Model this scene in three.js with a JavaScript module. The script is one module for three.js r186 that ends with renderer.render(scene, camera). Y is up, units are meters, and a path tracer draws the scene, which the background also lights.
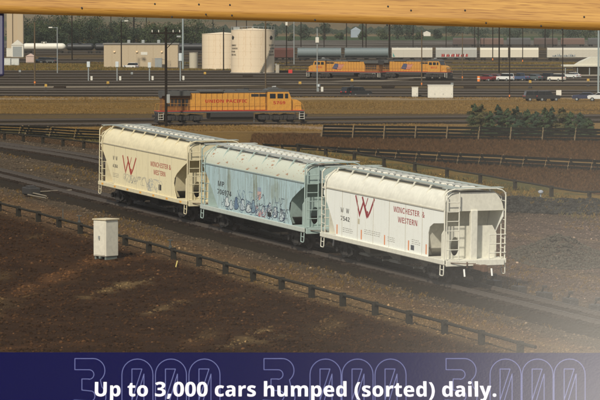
import * as THREE from 'three';
import { mergeGeometries } from 'three/addons/utils/BufferGeometryUtils.js';
import { RoundedBoxGeometry } from 'three/addons/geometries/RoundedBoxGeometry.js';
import { ImprovedNoise } from 'three/addons/math/ImprovedNoise.js';

// ---------------------------------------------------------------- camera, sky, sun, exposure
const scene = new THREE.Scene();
const F = 3305, EYE = 14.8, PITCH = Math.atan(180 / F);           // long lens on a viewing deck
const camera = new THREE.PerspectiveCamera(2 * Math.atan(200 / F) * 180 / Math.PI, 1.5, 0.5, 20000);
camera.position.set(0, EYE, 0);
camera.rotation.x = -PITCH;
scene.add(camera);
const renderer = new THREE.WebGLRenderer({ antialias: true });
renderer.toneMapping = THREE.LinearToneMapping;
renderer.toneMappingExposure = 1.34;
renderer.shadowMap.enabled = true;

const SUN = new THREE.Vector3(-Math.sin(0.36) * Math.cos(0.72), Math.sin(0.72), Math.cos(0.36) * Math.cos(0.72)).normalize();
{
  const w = 64, h = 64, d = new Float32Array(w * h * 4);
  for (let j = 0; j < h; j++) {
    const el = ((j + 0.5) / h - 0.5) * Math.PI, k = Math.pow(Math.max(0, Math.sin(el)), 0.55);
    let c = [0.80 - 0.34 * k, 0.80 - 0.26 * k, 0.77 - 0.12 * k];
    if (el < 0) c = [0.16, 0.125, 0.09];
    for (let i = 0; i < w; i++) { const o = (j * w + i) * 4; d[o] = c[0] * 0.56; d[o + 1] = c[1] * 0.56; d[o + 2] = c[2] * 0.56; d[o + 3] = 1; }
  }
  const sky = new THREE.DataTexture(d, w, h, THREE.RGBAFormat, THREE.FloatType);
  sky.mapping = THREE.EquirectangularReflectionMapping; sky.magFilter = THREE.LinearFilter; sky.minFilter = THREE.LinearFilter; sky.needsUpdate = true;
  scene.background = sky; scene.environment = sky;
}
const sun = new THREE.DirectionalLight(new THREE.Color().setRGB(1, 0.925, 0.80), 3.1);
sun.position.copy(SUN).multiplyScalar(600).add(new THREE.Vector3(0, 0, -250));
sun.target.position.set(0, 0, -250);
sun.castShadow = true; sun.shadow.radius = 5;
Object.assign(sun.shadow.camera, { left: -300, right: 300, top: 300, bottom: -300, near: 1, far: 2500 });
scene.add(sun, sun.target);

// ---------------------------------------------------------------- helpers
let seed = 20240607;
const rnd = () => { seed = (seed + 0x6D2B79F5) | 0; let t = Math.imul(seed ^ (seed >>> 15), 1 | seed); t = (t + Math.imul(t ^ (t >>> 7), 61 | t)) ^ t; return ((t ^ (t >>> 14)) >>> 0) / 4294967296; };
const rr = (a, b) => a + (b - a) * rnd();
const clamp = (x, a, b) => Math.min(b, Math.max(a, x));
const sst = (a, b, x) => { const t = clamp((x - a) / (b - a), 0, 1); return t * t * (3 - 2 * t); };
const mixc = (a, b, k) => [a[0] + (b[0] - a[0]) * k, a[1] + (b[1] - a[1]) * k, a[2] + (b[2] - a[2]) * k];
const perlin = new ImprovedNoise();
const nz = (x, y, z = 0.37) => perlin.noise(x, y, z);
const fbm = (x, y, n = 4) => { let s = 0, a = 0.5; for (let i = 0; i < n; i++) { s += a * nz(x, y, i * 7.3 + 0.4); x *= 2.03; y *= 2.03; a *= 0.5; } return s; };
const V = (x, y, z) => new THREE.Vector3(x, y, z);
const taken = {};
const numbered = (n) => { const k = taken[n] = (taken[n] ?? -1) + 1; return k ? `${n}_${String(k).padStart(3, '0')}` : n; };
function tag(o, label, category, group, kind) { if (label) o.userData.label = label; if (category) o.userData.category = category; if (group) o.userData.group = group; if (kind) o.userData.kind = kind; return o; }
function sh(o) { o.castShadow = true; o.receiveShadow = true; return o; }
function thing(name, label, category, pos = [0, 0, 0], turn = 0, group) { const g = new THREE.Group(); g.name = numbered(name); g.position.set(...pos); g.rotation.y = turn; scene.add(g); return tag(g, label, category, group); }
function mesh(name, geo, m, parent) { const o = sh(new THREE.Mesh(geo, m)); if (parent) { o.name = name; parent.add(o); } else { o.name = numbered(name); scene.add(o); } return o; }
function struct(name, geo, m) { const o = mesh(name, geo, m); o.userData.kind = 'structure'; return o; }
function stuff(o, parent) { o.userData.kind = 'stuff'; return o; }
// geometry: uv in metres by the dominant axis of each face
function uvBox(g, k = 1) {
  g = g.index ? g.toNonIndexed() : g;
  const p = g.attributes.position, n = g.attributes.normal, uv = new Float32Array(p.count * 2);
  for (let i = 0; i < p.count; i += 3) {
    let nx = 0, ny = 0, nzz = 0; for (let j = 0; j < 3; j++) { nx += Math.abs(n.getX(i + j)); ny += Math.abs(n.getY(i + j)); nzz += Math.abs(n.getZ(i + j)); }
    for (let j = i; j < i + 3; j++) {
      const a = nx > ny && nx > nzz ? [p.getZ(j), p.getY(j)] : ny > nzz ? [p.getX(j), p.getZ(j)] : [p.getX(j), p.getY(j)];
      uv[j * 2] = a[0] * k; uv[j * 2 + 1] = a[1] * k;
    }
  }
  for (const a of Object.keys(g.attributes)) if (!['position', 'normal'].includes(a)) g.deleteAttribute(a);
  g.setAttribute('uv', new THREE.BufferAttribute(uv, 2));
  return g;
}
const J = (list) => { const a = list.map((g) => uvBox(g)); return a.length === 1 ? a[0] : mergeGeometries(a); };
const box = (x0, x1, y0, y1, z0, z1) => new THREE.BoxGeometry(x1 - x0, y1 - y0, z1 - z0).translate((x0 + x1) / 2, (y0 + y1) / 2, (z0 + z1) / 2);
const rbox = (x0, x1, y0, y1, z0, z1, r = 0.03, s = 2) => new RoundedBoxGeometry(x1 - x0, y1 - y0, z1 - z0, s, r).translate((x0 + x1) / 2, (y0 + y1) / 2, (z0 + z1) / 2);
function bar(a, b, w, h = w, up = V(0, 1, 0)) {           // square bar from a to b
  const d = b.clone().sub(a), L = d.length(), x = d.normalize(); let z = x.clone().cross(up); if (z.length() < 1e-3) z = x.clone().cross(V(1, 0, 0)); z.normalize();
  const y = z.clone().cross(x);
  return new THREE.BoxGeometry(L, h, w).applyMatrix4(new THREE.Matrix4().makeBasis(x, y, z).setPosition(a.clone().add(b).multiplyScalar(0.5)));
}
function rod(a, b, r, r2 = r, n = 8) {
  const d = b.clone().sub(a), L = d.length();
  return new THREE.CylinderGeometry(r2, r, L, n).applyQuaternion(new THREE.Quaternion().setFromUnitVectors(V(0, 1, 0), d.normalize())).translate((a.x + b.x) / 2, (a.y + b.y) / 2, (a.z + b.z) / 2);
}
const tube = (pts, r, seg = 16, n = 7) => new THREE.TubeGeometry(new THREE.CatmullRomCurve3(pts, false, 'catmullrom', 0.1), seg, r, n);
const cylZ = (x, y, z, r, w, n = 20) => new THREE.CylinderGeometry(r, r, w, n).rotateX(Math.PI / 2).translate(x, y, z);
const cylY = (x, y0, y1, z, r, n = 16) => new THREE.CylinderGeometry(r, r, y1 - y0, n).translate(x, (y0 + y1) / 2, z);
function plate(pts, d, holes = []) {                      // outline in x-y, thickness d in z, centred
  const s = new THREE.Shape(pts.map((p) => new THREE.Vector2(...p)));
  for (const h of holes) s.holes.push(h);
  return new THREE.ExtrudeGeometry(s, { depth: d, bevelEnabled: false }).translate(0, 0, -d / 2);
}
// ray of the survey lens through a point of the 600 x 400 print, met with a level plane
function ray(u, v) { const a = -(v - 200) / F, c = Math.cos(PITCH), s = Math.sin(PITCH); return V((u - 300) / F, a * c - s, -a * s - c); }
function G(u, v, h = 0) { const r = ray(u, v), k = (h - EYE) / r.y; return V(r.x * k, h, r.z * k); }
const scaleAt = (u, v) => F / -G(u, v).z;                 // picture points per metre at that ground point

// ---------------------------------------------------------------- textures
function dataTex(w, h, fn, srgb = true, rep = true) {
  const d = new Uint8Array(w * h * 4);
  for (let j = 0; j < h; j++) for (let i = 0; i < w; i++) { const c = fn(i / w, j / h, i, j), o = (j * w + i) * 4; d[o] = clamp(c[0], 0, 1) * 255; d[o + 1] = clamp(c[1], 0, 1) * 255; d[o + 2] = clamp(c[2], 0, 1) * 255; d[o + 3] = 255; }
  const t = new THREE.DataTexture(d, w, h); if (srgb) t.colorSpace = THREE.SRGBColorSpace;
  if (rep) t.wrapS = t.wrapT = THREE.RepeatWrapping;
  t.magFilter = THREE.LinearFilter; t.minFilter = THREE.LinearMipmapLinearFilter; t.generateMipmaps = true; t.needsUpdate = true; return t;
}
const tile = (f, u, v, k) => { // tiling noise of k cells
  const a = u * k, b = v * k, s = (x) => x * x * (3 - 2 * x), wu = s(u), wv = s(v);
  return f(a, b) * (1 - wu) * (1 - wv) + f(a - k, b) * wu * (1 - wv) + f(a, b - k) * (1 - wu) * wv + f(a - k, b - k) * wu * wv;
};
const soilMap = dataTex(1024, 1024, (u, v) => {
  let g = 0.80 + 0.30 * tile((a, b) => fbm(a, b, 3), u, v, 90) + 0.22 * tile((a, b) => fbm(a, b, 3), u, v, 14);
  const r = rnd(); g += (r - 0.5) * 0.30; if (r > 0.992) g += 0.28; if (r < 0.03) g -= 0.22;
  return [g, g * 0.985, g * 0.96];
});
const soilBump = dataTex(512, 512, (u, v) => { const g = 0.5 + 0.5 * tile((a, b) => fbm(a, b, 3), u, v, 60) + (rnd() - 0.5) * 0.3; return [g, g, g]; }, false);
const stoneMap = dataTex(512, 512, () => { const r = rnd(), g = 0.55 + r * 0.45 * (rnd() > 0.8 ? 1.2 : 0.8); return [g, g * (0.96 + rnd() * 0.04), g * (0.9 + 0.06 * rnd())]; });
const wearMap = dataTex(512, 512, (u, v) => {
  let g = 0.93 + 0.10 * tile((a, b) => fbm(a * 1, b, 4), u, v, 6) + 0.10 * tile((a, b) => fbm(a, b * 0.12, 3), u, v, 40); g += (rnd() - 0.5) * 0.03;
  return [g, g * 0.99, g * 0.97];
});
const grimeMap = dataTex(512, 512, (u, v) => { const g = 0.86 + 0.22 * tile((a, b) => fbm(a, b * 0.15, 4), u, v, 26) + 0.16 * tile((a, b) => fbm(a, b, 4), u, v, 7) + (rnd() - 0.5) * 0.05; return [g, g * 0.97, g * 0.92]; });
const woodDark = dataTex(256, 256, (u, v) => { const g = 0.8 + 0.35 * tile((a, b) => fbm(a * 0.1, b, 3), u, v, 30) + (rnd() - 0.5) * 0.1; return [g, g * 0.97, g * 0.94]; });
const std = (c, rough = 0.8, o = {}) => new THREE.MeshStandardMaterial({ color: new THREE.Color().setRGB(...c), roughness: rough, ...o });
const matte = (c, o = {}) => new THREE.MeshPhysicalMaterial({ color: new THREE.Color().setRGB(...c), roughness: 1, specularIntensity: 0.08, ...o });
const worn = (c, rough = 0.7, o = {}) => std(c, rough, { map: wearMap, ...o });
function canvasTex(w, h, draw) { const c = document.createElement('canvas'); c.width = w; c.height = h; draw(c.getContext('2d'), w, h); const t = new THREE.CanvasTexture(c); t.colorSpace = THREE.SRGBColorSpace; t.anisotropy = 8; return t; }
const M = {
  steelDark: std([0.030, 0.027, 0.024], 0.75, { map: wearMap }), rail: std([0.055, 0.042, 0.031], 0.75), black: std([0.014, 0.013, 0.012], 0.8),
  wheel: std([0.045, 0.036, 0.03], 0.55, { metalness: 0.4 }), rust: worn([0.11, 0.055, 0.03], 0.9), tie: matte([0.055, 0.043, 0.034], { map: woodDark }),
  ballast: matte([0.11, 0.082, 0.055], { map: stoneMap }), ballastDark: matte([0.042, 0.033, 0.024], { map: stoneMap }),
  slat: matte([0.014, 0.015, 0.013], { map: woodDark }), post: std([0.26, 0.20, 0.11], 0.9, { map: woodDark }),
  white: worn([0.70, 0.68, 0.60], 0.6), beige: worn([0.52, 0.41, 0.27], 0.8), glassDark: std([0.015, 0.018, 0.022], 0.12), galv: worn([0.34, 0.37, 0.37], 0.5, { metalness: 0.3 }),
  orange: std([0.72, 0.20, 0.03], 0.6), red: std([0.5, 0.03, 0.02], 0.5), concrete: worn([0.42, 0.38, 0.31], 0.9), tyre: std([0.018, 0.018, 0.018], 0.9),
  bark: std([0.07, 0.05, 0.035], 0.95, { map: woodDark }), pipe: std([0.055, 0.06, 0.055], 0.75, { map: wearMap }),
};

// ---------------------------------------------------------------- the hump: a raised lead falling towards the deck
const O = V(-10.35, 0, -194.71), TH = 66.14 * Math.PI / 180, DX = V(Math.cos(TH), 0, Math.sin(TH)), DN = V(-Math.sin(TH), 0, Math.cos(TH));
const railY = (t) => { const a = t < -30 ? -30 - 12 * (1 - Math.exp((t + 30) / 12)) : t; return a < 66 ? 4.14 - 0.0362 * a : 4.14 - 0.0362 * 66 - 0.0362 * 40 * (1 - Math.exp(-(a - 66) / 40)); };
const T = (t, n, dy = 0) => O.clone().addScaledVector(DX, t).addScaledVector(DN, n).setY(railY(t) + dy);
const tn = (x, z) => { const a = x - O.x, b = z - O.z; return [a * DX.x + b * DX.z, a * DN.x + b * DN.z]; };
const ridgeD = (x) => 199.5 - 0.2 * (x - 12);
const lineB = (x) => 366 - 1.36 * x, lineA = (x) => 421 - 0.26 * x;
function hgt(x, z) {
  const [t, n] = tn(x, z), D = -z;
  let h = railY(clamp(t, -140, 200)) - 0.42;
  const ed = 31 - 7 * (1 - sst(-62, -40, t)); h *= 1 - sst(ed, ed + 18, -n);
  h *= 1 - sst(60, 130, n);
  if (n > 9) h += 0.35 * fbm(x * 0.10, z * 0.05, 3) * sst(9, 14, n);
  const near = 1 - sst(260, 300, D);
  h += near * 0.07 * fbm(x * 0.9, z * 0.9, 3);
  // dark ballast ridge behind the cars
  if (n < -12 && x > 3 && D < 215) h += 0.5 * Math.exp(-(((D - ridgeD(x)) / 3.0) ** 2)) * (0.75 + 0.6 * nz(x * 0.7, z * 0.4)) * sst(3, 7, x);
  // spoil heap
  { const p = HEAP; const q = Math.hypot((x - p.x) / 2.3, (z - p.z) / 5.5); if (q < 1.4) h += 1.15 * Math.max(0, 1 - q) * (1 + 0.3 * nz(x * 2, z * 2)); }
  // weedy banks carrying the drift fences
  if (n < -45 && D < 470) { h += 0.5 * Math.exp(-(((D - lineB(x) - 1) / 12) ** 2)) + 0.5 * Math.exp(-(((D - lineA(x) - 1) / 14) ** 2)); }
  if (D > 3300) h += 64 * sst(3300, 9500, D) * (1 + 0.18 * nz(x * 0.0006, z * 0.0006)) + 6 * fbm(x * 0.001, z * 0.001, 3) * sst(3300, 5000, D);
  if (D < 60) h *= sst(0, 60, D);
  return h;
}
const HEAP = (() => { let p = G(560, 257, 2.6); for (let i = 0; i < 8; i++) p = G(560, 257, railY(tn(p.x, p.z)[0]) - 0.42); return p; })();
const onGround = (u, v) => { let h = 0, p = G(u, v, 0); for (let i = 0; i < 30; i++) { h += (hgt(p.x, p.z) - h) * 0.6; p = G(u, v, h); } return p; };
const drop = (x, z, dy = 0) => V(x, hgt(x, z) + dy, z);

const C = {
  soil: [0.045, 0.0225, 0.0098], soilRed: [0.135, 0.064, 0.025], soilTan: [0.25, 0.17, 0.075], path: [0.135, 0.084, 0.045], grav: [0.10, 0.074, 0.048], mauve: [0.118, 0.082, 0.060], coal: [0.022, 0.021, 0.018],
  green: [0.105, 0.096, 0.036], weeds: [0.075, 0.042, 0.019], tan: [0.27, 0.172, 0.07], gold: [0.225, 0.138, 0.040], goldDark: [0.125, 0.076, 0.024], pale: [0.34, 0.255, 0.155],
  yard: [0.062, 0.049, 0.034], yardTan: [0.14, 0.095, 0.040], lot: [0.17, 0.155, 0.135], field: [0.06, 0.095, 0.040], hill: [0.21, 0.16, 0.088],
};
const dOf = (v) => EYE * F / (v - 20);
const bands = [[200, 'weeds'], [187, 'weeds'], [165.5, 'tan'], [162, 'weeds'], [142, 'goldDark'], [129, 'tan'], [126.6, 'pale'], [124.4, 'tan'], [123, 'yard'], [113.5, 'gold'], [99.6, 'pale'], [97.2, 'gold'], [95.5, 'yard'], [71.5, 'yardTan'], [63.5, 'yard'], [47.5, 'lot'], [40.2, 'field'], [36.3, 'hill'], [21, 'hill']].map(([v, c]) => [dOf(v), C[c]]);
function groundColour(x, z) {
  const [t, n] = tn(x, z), D = -z; let c;
  if (n > -38) {
    c = C.grav;
    const w = 0.5 * fbm(x * 0.6, z * 0.3, 3);
    const s = fbm(t * 0.05, n * 0.6, 4), s2 = fbm(x * 0.35 + 9, z * 0.35, 4);
    c = mixc(C.soil, C.path, sst(9.2, 6.9, n + w));
    c = mixc(c, C.grav, sst(4.6, 3.2, n + w));
    c = mixc(c, t > 20 ? C.mauve : mixc(C.grav, C.mauve, sst(0, 20, t)), sst(-2, -5, n + w));
    if (n > 8.2) {                                        // tracked soil: tan streaks and reddish scuffs
      const st = fbm(x * 0.42 + z * 0.07, z * 0.028 - x * 0.10, 4);
      c = mixc(c, C.soilTan, 0.30 * sst(0.2, 0.4, st) * sst(8.5, 11, n));
      for (const [px, pz, qx, qz, w0, col, k] of SWATHS) { const ex = qx - px, ez = qz - pz, u = clamp(((x - px) * ex + (z - pz) * ez) / (ex * ex + ez * ez), 0, 1), dd = Math.hypot((x - px - ex * u), (z - pz - ez * u) * 0.3); if (dd < w0 * 2) c = mixc(c, col, clamp(k * (0.75 + 1.5 * fbm(x * 1.1, z * 0.5, 2)), 0, 1) * sst(w0, w0 * 0.2, dd + w0 * 0.9 * s2)); }
      c = mixc(c, C.soilRed, 0.25 * sst(0.10, 0.42, s2));
    }
    if (n > 5.0 && n < 8.2) c = mixc(c, C.soilTan, 0.35 * sst(-0.05, 0.3, s));
    if (n < -3) { c = mixc(c, C.soilTan, 0.30 * sst(0.05, 0.4, s)); c = mixc(c, C.yard, 0.6 * sst(0.0, 0.4, s2)); }
    if (n < -12) c = mixc(c, C.coal, sst(5.0, 3.4, Math.abs(D - ridgeD(x) + w * 2.5)) * sst(2, 6, x));
    c = mixc(c, mixc(C.green, C.gold, sst(-0.2, 0.35, s2)), (t < -45 ? sst(-20, -21, n + w) : sst(-26.6, -28, n + w + 0.2 * (x - 12))));
    if (t < -45) c = mixc(c, C.weeds, sst(-16.2, -17.0, n + w) * sst(-20.4, -19.6, n + w) * 0.85);
  } else {
    const Dw = D * (1 + 0.012 * fbm(x * 0.02, z * 0.01, 3)) ;
    let i = 0; while (i < bands.length - 1 && Dw > bands[i + 1][0]) i++;
    c = bands[i][1];
    if (D < 470) { const a = D - lineA(x) + 2 * fbm(x * 0.05, z * 0.05, 2), b = D - lineB(x) + 2 * fbm(x * 0.05 + 5, z * 0.05, 2); c = b < -1 ? C.weeds : b < 17 ? C.tan : a < -1 ? C.weeds : a < 60 ? C.tan : c; if (c === C.weeds) c = mixc(C.weeds, C.gold, sst(2, -10, x)); else if (c === C.tan) c = mixc(C.tan, C.gold, 0.3); }
    const s = fbm(x * 0.02, z * 0.045, 4), s2 = fbm(x * 0.06 + 3, z * 0.16, 3);
    if (c === C.gold) { c = mixc(c, C.goldDark, sst(-0.05, 0.3, s)); c = mixc(c, C.tan, 0.6 * sst(0.05, 0.35, s2)); }
    else if (c === C.yard) { c = mixc(c, C.yardTan, 0.95 * sst(-0.05, 0.2, fbm(x * 0.006, z * 0.03, 3)) * (D < 480 ? 0.3 : 1)); }
    else if (c === C.yardTan) { c = mixc(c, C.green, sst(-0.1, 0.25, s)); c = mixc(c, C.yard, sst(-300, -40, -x - 60 - 0) * 0.4); }
    else if (c === C.weeds) { c = mixc(c, C.soilRed, 0.35 * sst(0, 0.35, s2)); }
    else if (c === C.tan) { c = mixc(c, C.green, 0.5 * sst(0, 0.3, s2)); }
    else if (c === C.hill) { c = mixc(c, C.field, 0.6 * sst(0.05, 0.2, nz(x * 0.0016, z * 0.0009))); c = mixc(c, C.goldDark, 0.4 * sst(0, 0.3, fbm(x * 0.003, z * 0.002, 3))); }
    else if (c === C.lot) c = mixc(c, C.yard, sst(0, 0.25, fbm(x * 0.01, z * 0.01, 3)));
  }
  const m = 1 + 0.5 * fbm(x * 0.9, z * 0.9, 2) * (D < 300 ? 1 : 0.35);
  return [c[0] * m, c[1] * m, c[2] * m];
}
const CAB = onGround(106, 259);
const SWATHS = [[18, 293, 60, 277, 0.75, 'soilRed', 0.85], [60, 277, 97, 259, 0.7, 'soilRed', 0.9], [112, 262, 150, 258, 0.6, 'soilRed', 0.7], [86, 297, 126, 284, 0.4, 'soilTan', 0.7], [128, 288, 152, 279, 0.3, 'soilTan', 0.6], [150, 313, 180, 302, 0.35, 'soilTan', 0.6], [232, 346, 270, 328, 0.4, 'soilTan', 0.6], [262, 343, 285, 336, 0.3, 'soilTan', 0.5], [5, 348, 70, 342, 0.4, 'soilRed', 0.6], [-5, 262, 45, 250, 0.5, 'soilRed', 0.4], [180, 300, 240, 290, 0.5, 'soilRed', 0.35]].map(([u, v, u2, v2, w, c, k]) => { const a = onGround(u, v), b = onGround(u2, v2); return [a.x, a.z, b.x, b.z, w, C[c], k]; });
{
  const zs = []; for (let d = -30; d < 100; d += 6) zs.push(d); for (let d = 100; d < 300; d += 0.65) zs.push(d); for (let d = 300; d < 640; d += 1.6) zs.push(d); for (let d = 640, s = 3; d < 14000; d += s, s *= 1.035) zs.push(d); zs.push(14000);
  const xs = [0]; for (let x = 0.75, s = 0.75; x < 5000; x += s) { if (x > 34) s = Math.min(s * 1.07, 260); xs.push(x); xs.unshift(-x); }
  const nx = xs.length, ny = zs.length, pos = new Float32Array(nx * ny * 3), col = new Float32Array(nx * ny * 3), uv = new Float32Array(nx * ny * 2), idx = [];
  for (let j = 0; j < ny; j++) for (let i = 0; i < nx; i++) {
    const k = j * nx + i, x = xs[i], z = -zs[j]; pos[k * 3] = x; pos[k * 3 + 1] = hgt(x, z); pos[k * 3 + 2] = z;
    const c = groundColour(x, z); col.set(c, k * 3); uv[k * 2] = x / 13; uv[k * 2 + 1] = z / 13;
    if (i && j) { const a = k - nx - 1, b = k - nx, d = k - 1; idx.push(a, b, d, b, k, d); }
  }
  const g = new THREE.BufferGeometry(); g.setAttribute('position', new THREE.BufferAttribute(pos, 3)); g.setAttribute('color', new THREE.BufferAttribute(col, 3)); g.setAttribute('uv', new THREE.BufferAttribute(uv, 2)); g.setIndex(idx); g.computeVertexNormals();
  struct('ground', g, matte([1, 1, 1], { vertexColors: true, map: soilMap, bumpMap: soilBump, bumpScale: 0.05 }));
}

// ---------------------------------------------------------------- railway tracks
function strip(pts, prof, closed = false) {               // sweep a cross-section (offset, height) along points
  const P = [], UV = [], I = []; let run = 0;
  pts.forEach((p, i) => {
    const a = pts[Math.max(0, i - 1)], b = pts[Math.min(pts.length - 1, i + 1)], d = b.clone().sub(a).setY(0).normalize(), s = V(-d.z, 0, d.x); if (i) run += p.distanceTo(pts[i - 1]);
    prof.forEach(([o, h], k) => { P.push(p.x + s.x * o, p.y + h, p.z + s.z * o); UV.push(run / 2, (o + h) / 2); if (i && k) { const n = prof.length, q = i * n + k; I.push(q - n - 1, q - n, q - 1, q - n, q, q - 1); } });
  });
  const g = new THREE.BufferGeometry(); g.setAttribute('position', new THREE.Float32BufferAttribute(P, 3)); g.setAttribute('uv', new THREE.Float32BufferAttribute(UV, 2)); g.setIndex(I);
  const n = g.toNonIndexed(); n.computeVertexNormals(); return n;
}
const tieStackGeo = uvBox(new THREE.BoxGeometry(2.6, 0.22, 0.23));
const tieGeo = uvBox(new THREE.BoxGeometry(0.23, 0.17, 2.6));
function track(pts, { ties = true, bed = M.ballast, wide = 1.9, rise = 0.3, rail = M.rail } = {}) {   // pts: rail-top centre line
  const g = new THREE.Group(); g.name = numbered('railway_track'); g.userData.kind = 'structure'; scene.add(g);
  mesh('ballast_bed', strip(pts, [[-wide - 0.9, -rise - 0.25], [-wide, -0.26], [-0.4, -0.2], [0.4, -0.2], [wide, -0.26], [wide + 0.9, -rise - 0.25]]), bed, g);
  for (const s of [-0.75, 0.75]) mesh('rail', strip(pts, [[s - 0.075, -0.19], [s - 0.036, -0.05], [s - 0.036, 0], [s + 0.036, 0], [s + 0.036, -0.05], [s + 0.075, -0.19]]), rail, g);
  if (ties) {
    const m = []; let need = 0;
    for (let i = 1; i < pts.length; i++) { const a = pts[i - 1], b = pts[i], L = a.distanceTo(b); for (; need < L; need += 0.55) { const q = a.clone().lerp(b, need / L); m.push(new THREE.Matrix4().makeRotationY(-Math.atan2(b.z - a.z, b.x - a.x) + rr(-0.02, 0.02)).setPosition(q.x, q.y - 0.245 + rr(-0.015, 0.01), q.z)); } need -= L; }
    const im = sh(new THREE.InstancedMesh(tieGeo, M.tie, m.length)); m.forEach((x, i) => { im.setMatrixAt(i, x); im.setColorAt(i, new THREE.Color().setScalar(rr(0.7, 1.5))); }); im.name = 'tie_row'; stuff(im); g.add(im);
  }
  return g;
}
const leadPts = []; for (let t = -150; t <= 75; t += 3) leadPts.push(T(t, 0));
track(leadPts, { bed: M.ballastDark });
{ const p = []; for (let t = -150; t <= 16; t += 3) p.push(T(t, -10 * (1 - sst(-14, 22, t)) , 0.02)); track(p, { bed: M.ballastDark }); }
function farTrack(v0, v1, { x0 = -80, x1 = 680, ties = false, bed = M.ballastDark, wide = 2.0 } = {}) {
  const a = G(x0, v0 + (v1 - v0) * x0 / 600, 0.45), b = G(x1, v0 + (v1 - v0) * x1 / 600, 0.45), p = []; for (let i = 0; i <= 24; i++) { const q = a.clone().lerp(b, i / 24); q.y = Math.max(0, hgt(q.x, q.z)) + 0.45; p.push(q); }
  return track(p, { ties, bed, wide });
}
farTrack(123.6, 119.2, { ties: true }); farTrack(119.2, 114.6);
for (const v of [94.4, 91.6, 89.2, 83.4, 81.2]) farTrack(v - 0.6, v + 0.6);
for (const v of [78.2, 75.6, 73.2, 70.4, 67.4, 64.4]) farTrack(v, v);
farTrack(61.3, 61.3); farTrack(58.6, 58.6); farTrack(53.4, 53.4); farTrack(51.2, 51.2);
// roads
const roadMat = matte([0.31, 0.265, 0.20], { map: soilMap });
function road(name, px, w, m = roadMat) { const c = new THREE.CatmullRomCurve3(px.map(([u, v]) => G(u, v))), p = c.getPoints(40).map((q) => q.setY(hgt(q.x, q.z) + 0.05)); struct(name, strip(p, [[-w, -0.12], [-w, 0.02], [0, 0.06], [w, 0.02], [w, -0.12]]), m); }
road('service_road', [[-60, 87.3], [90, 87.0], [200, 86.0], [300, 83.9], [370, 80.8], [455, 76.6]], 6);
road('parking_road', [[440, 82.6], [500, 82.4], [560, 82.0], [660, 81.6]], 9);
road('dirt_road', [[-60, 126.3], [40, 126.0], [120, 125.2], [240, 124.6], [330, 129], [420, 131]], 3.2, matte([0.36, 0.26, 0.17], { map: soilMap }));

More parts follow.
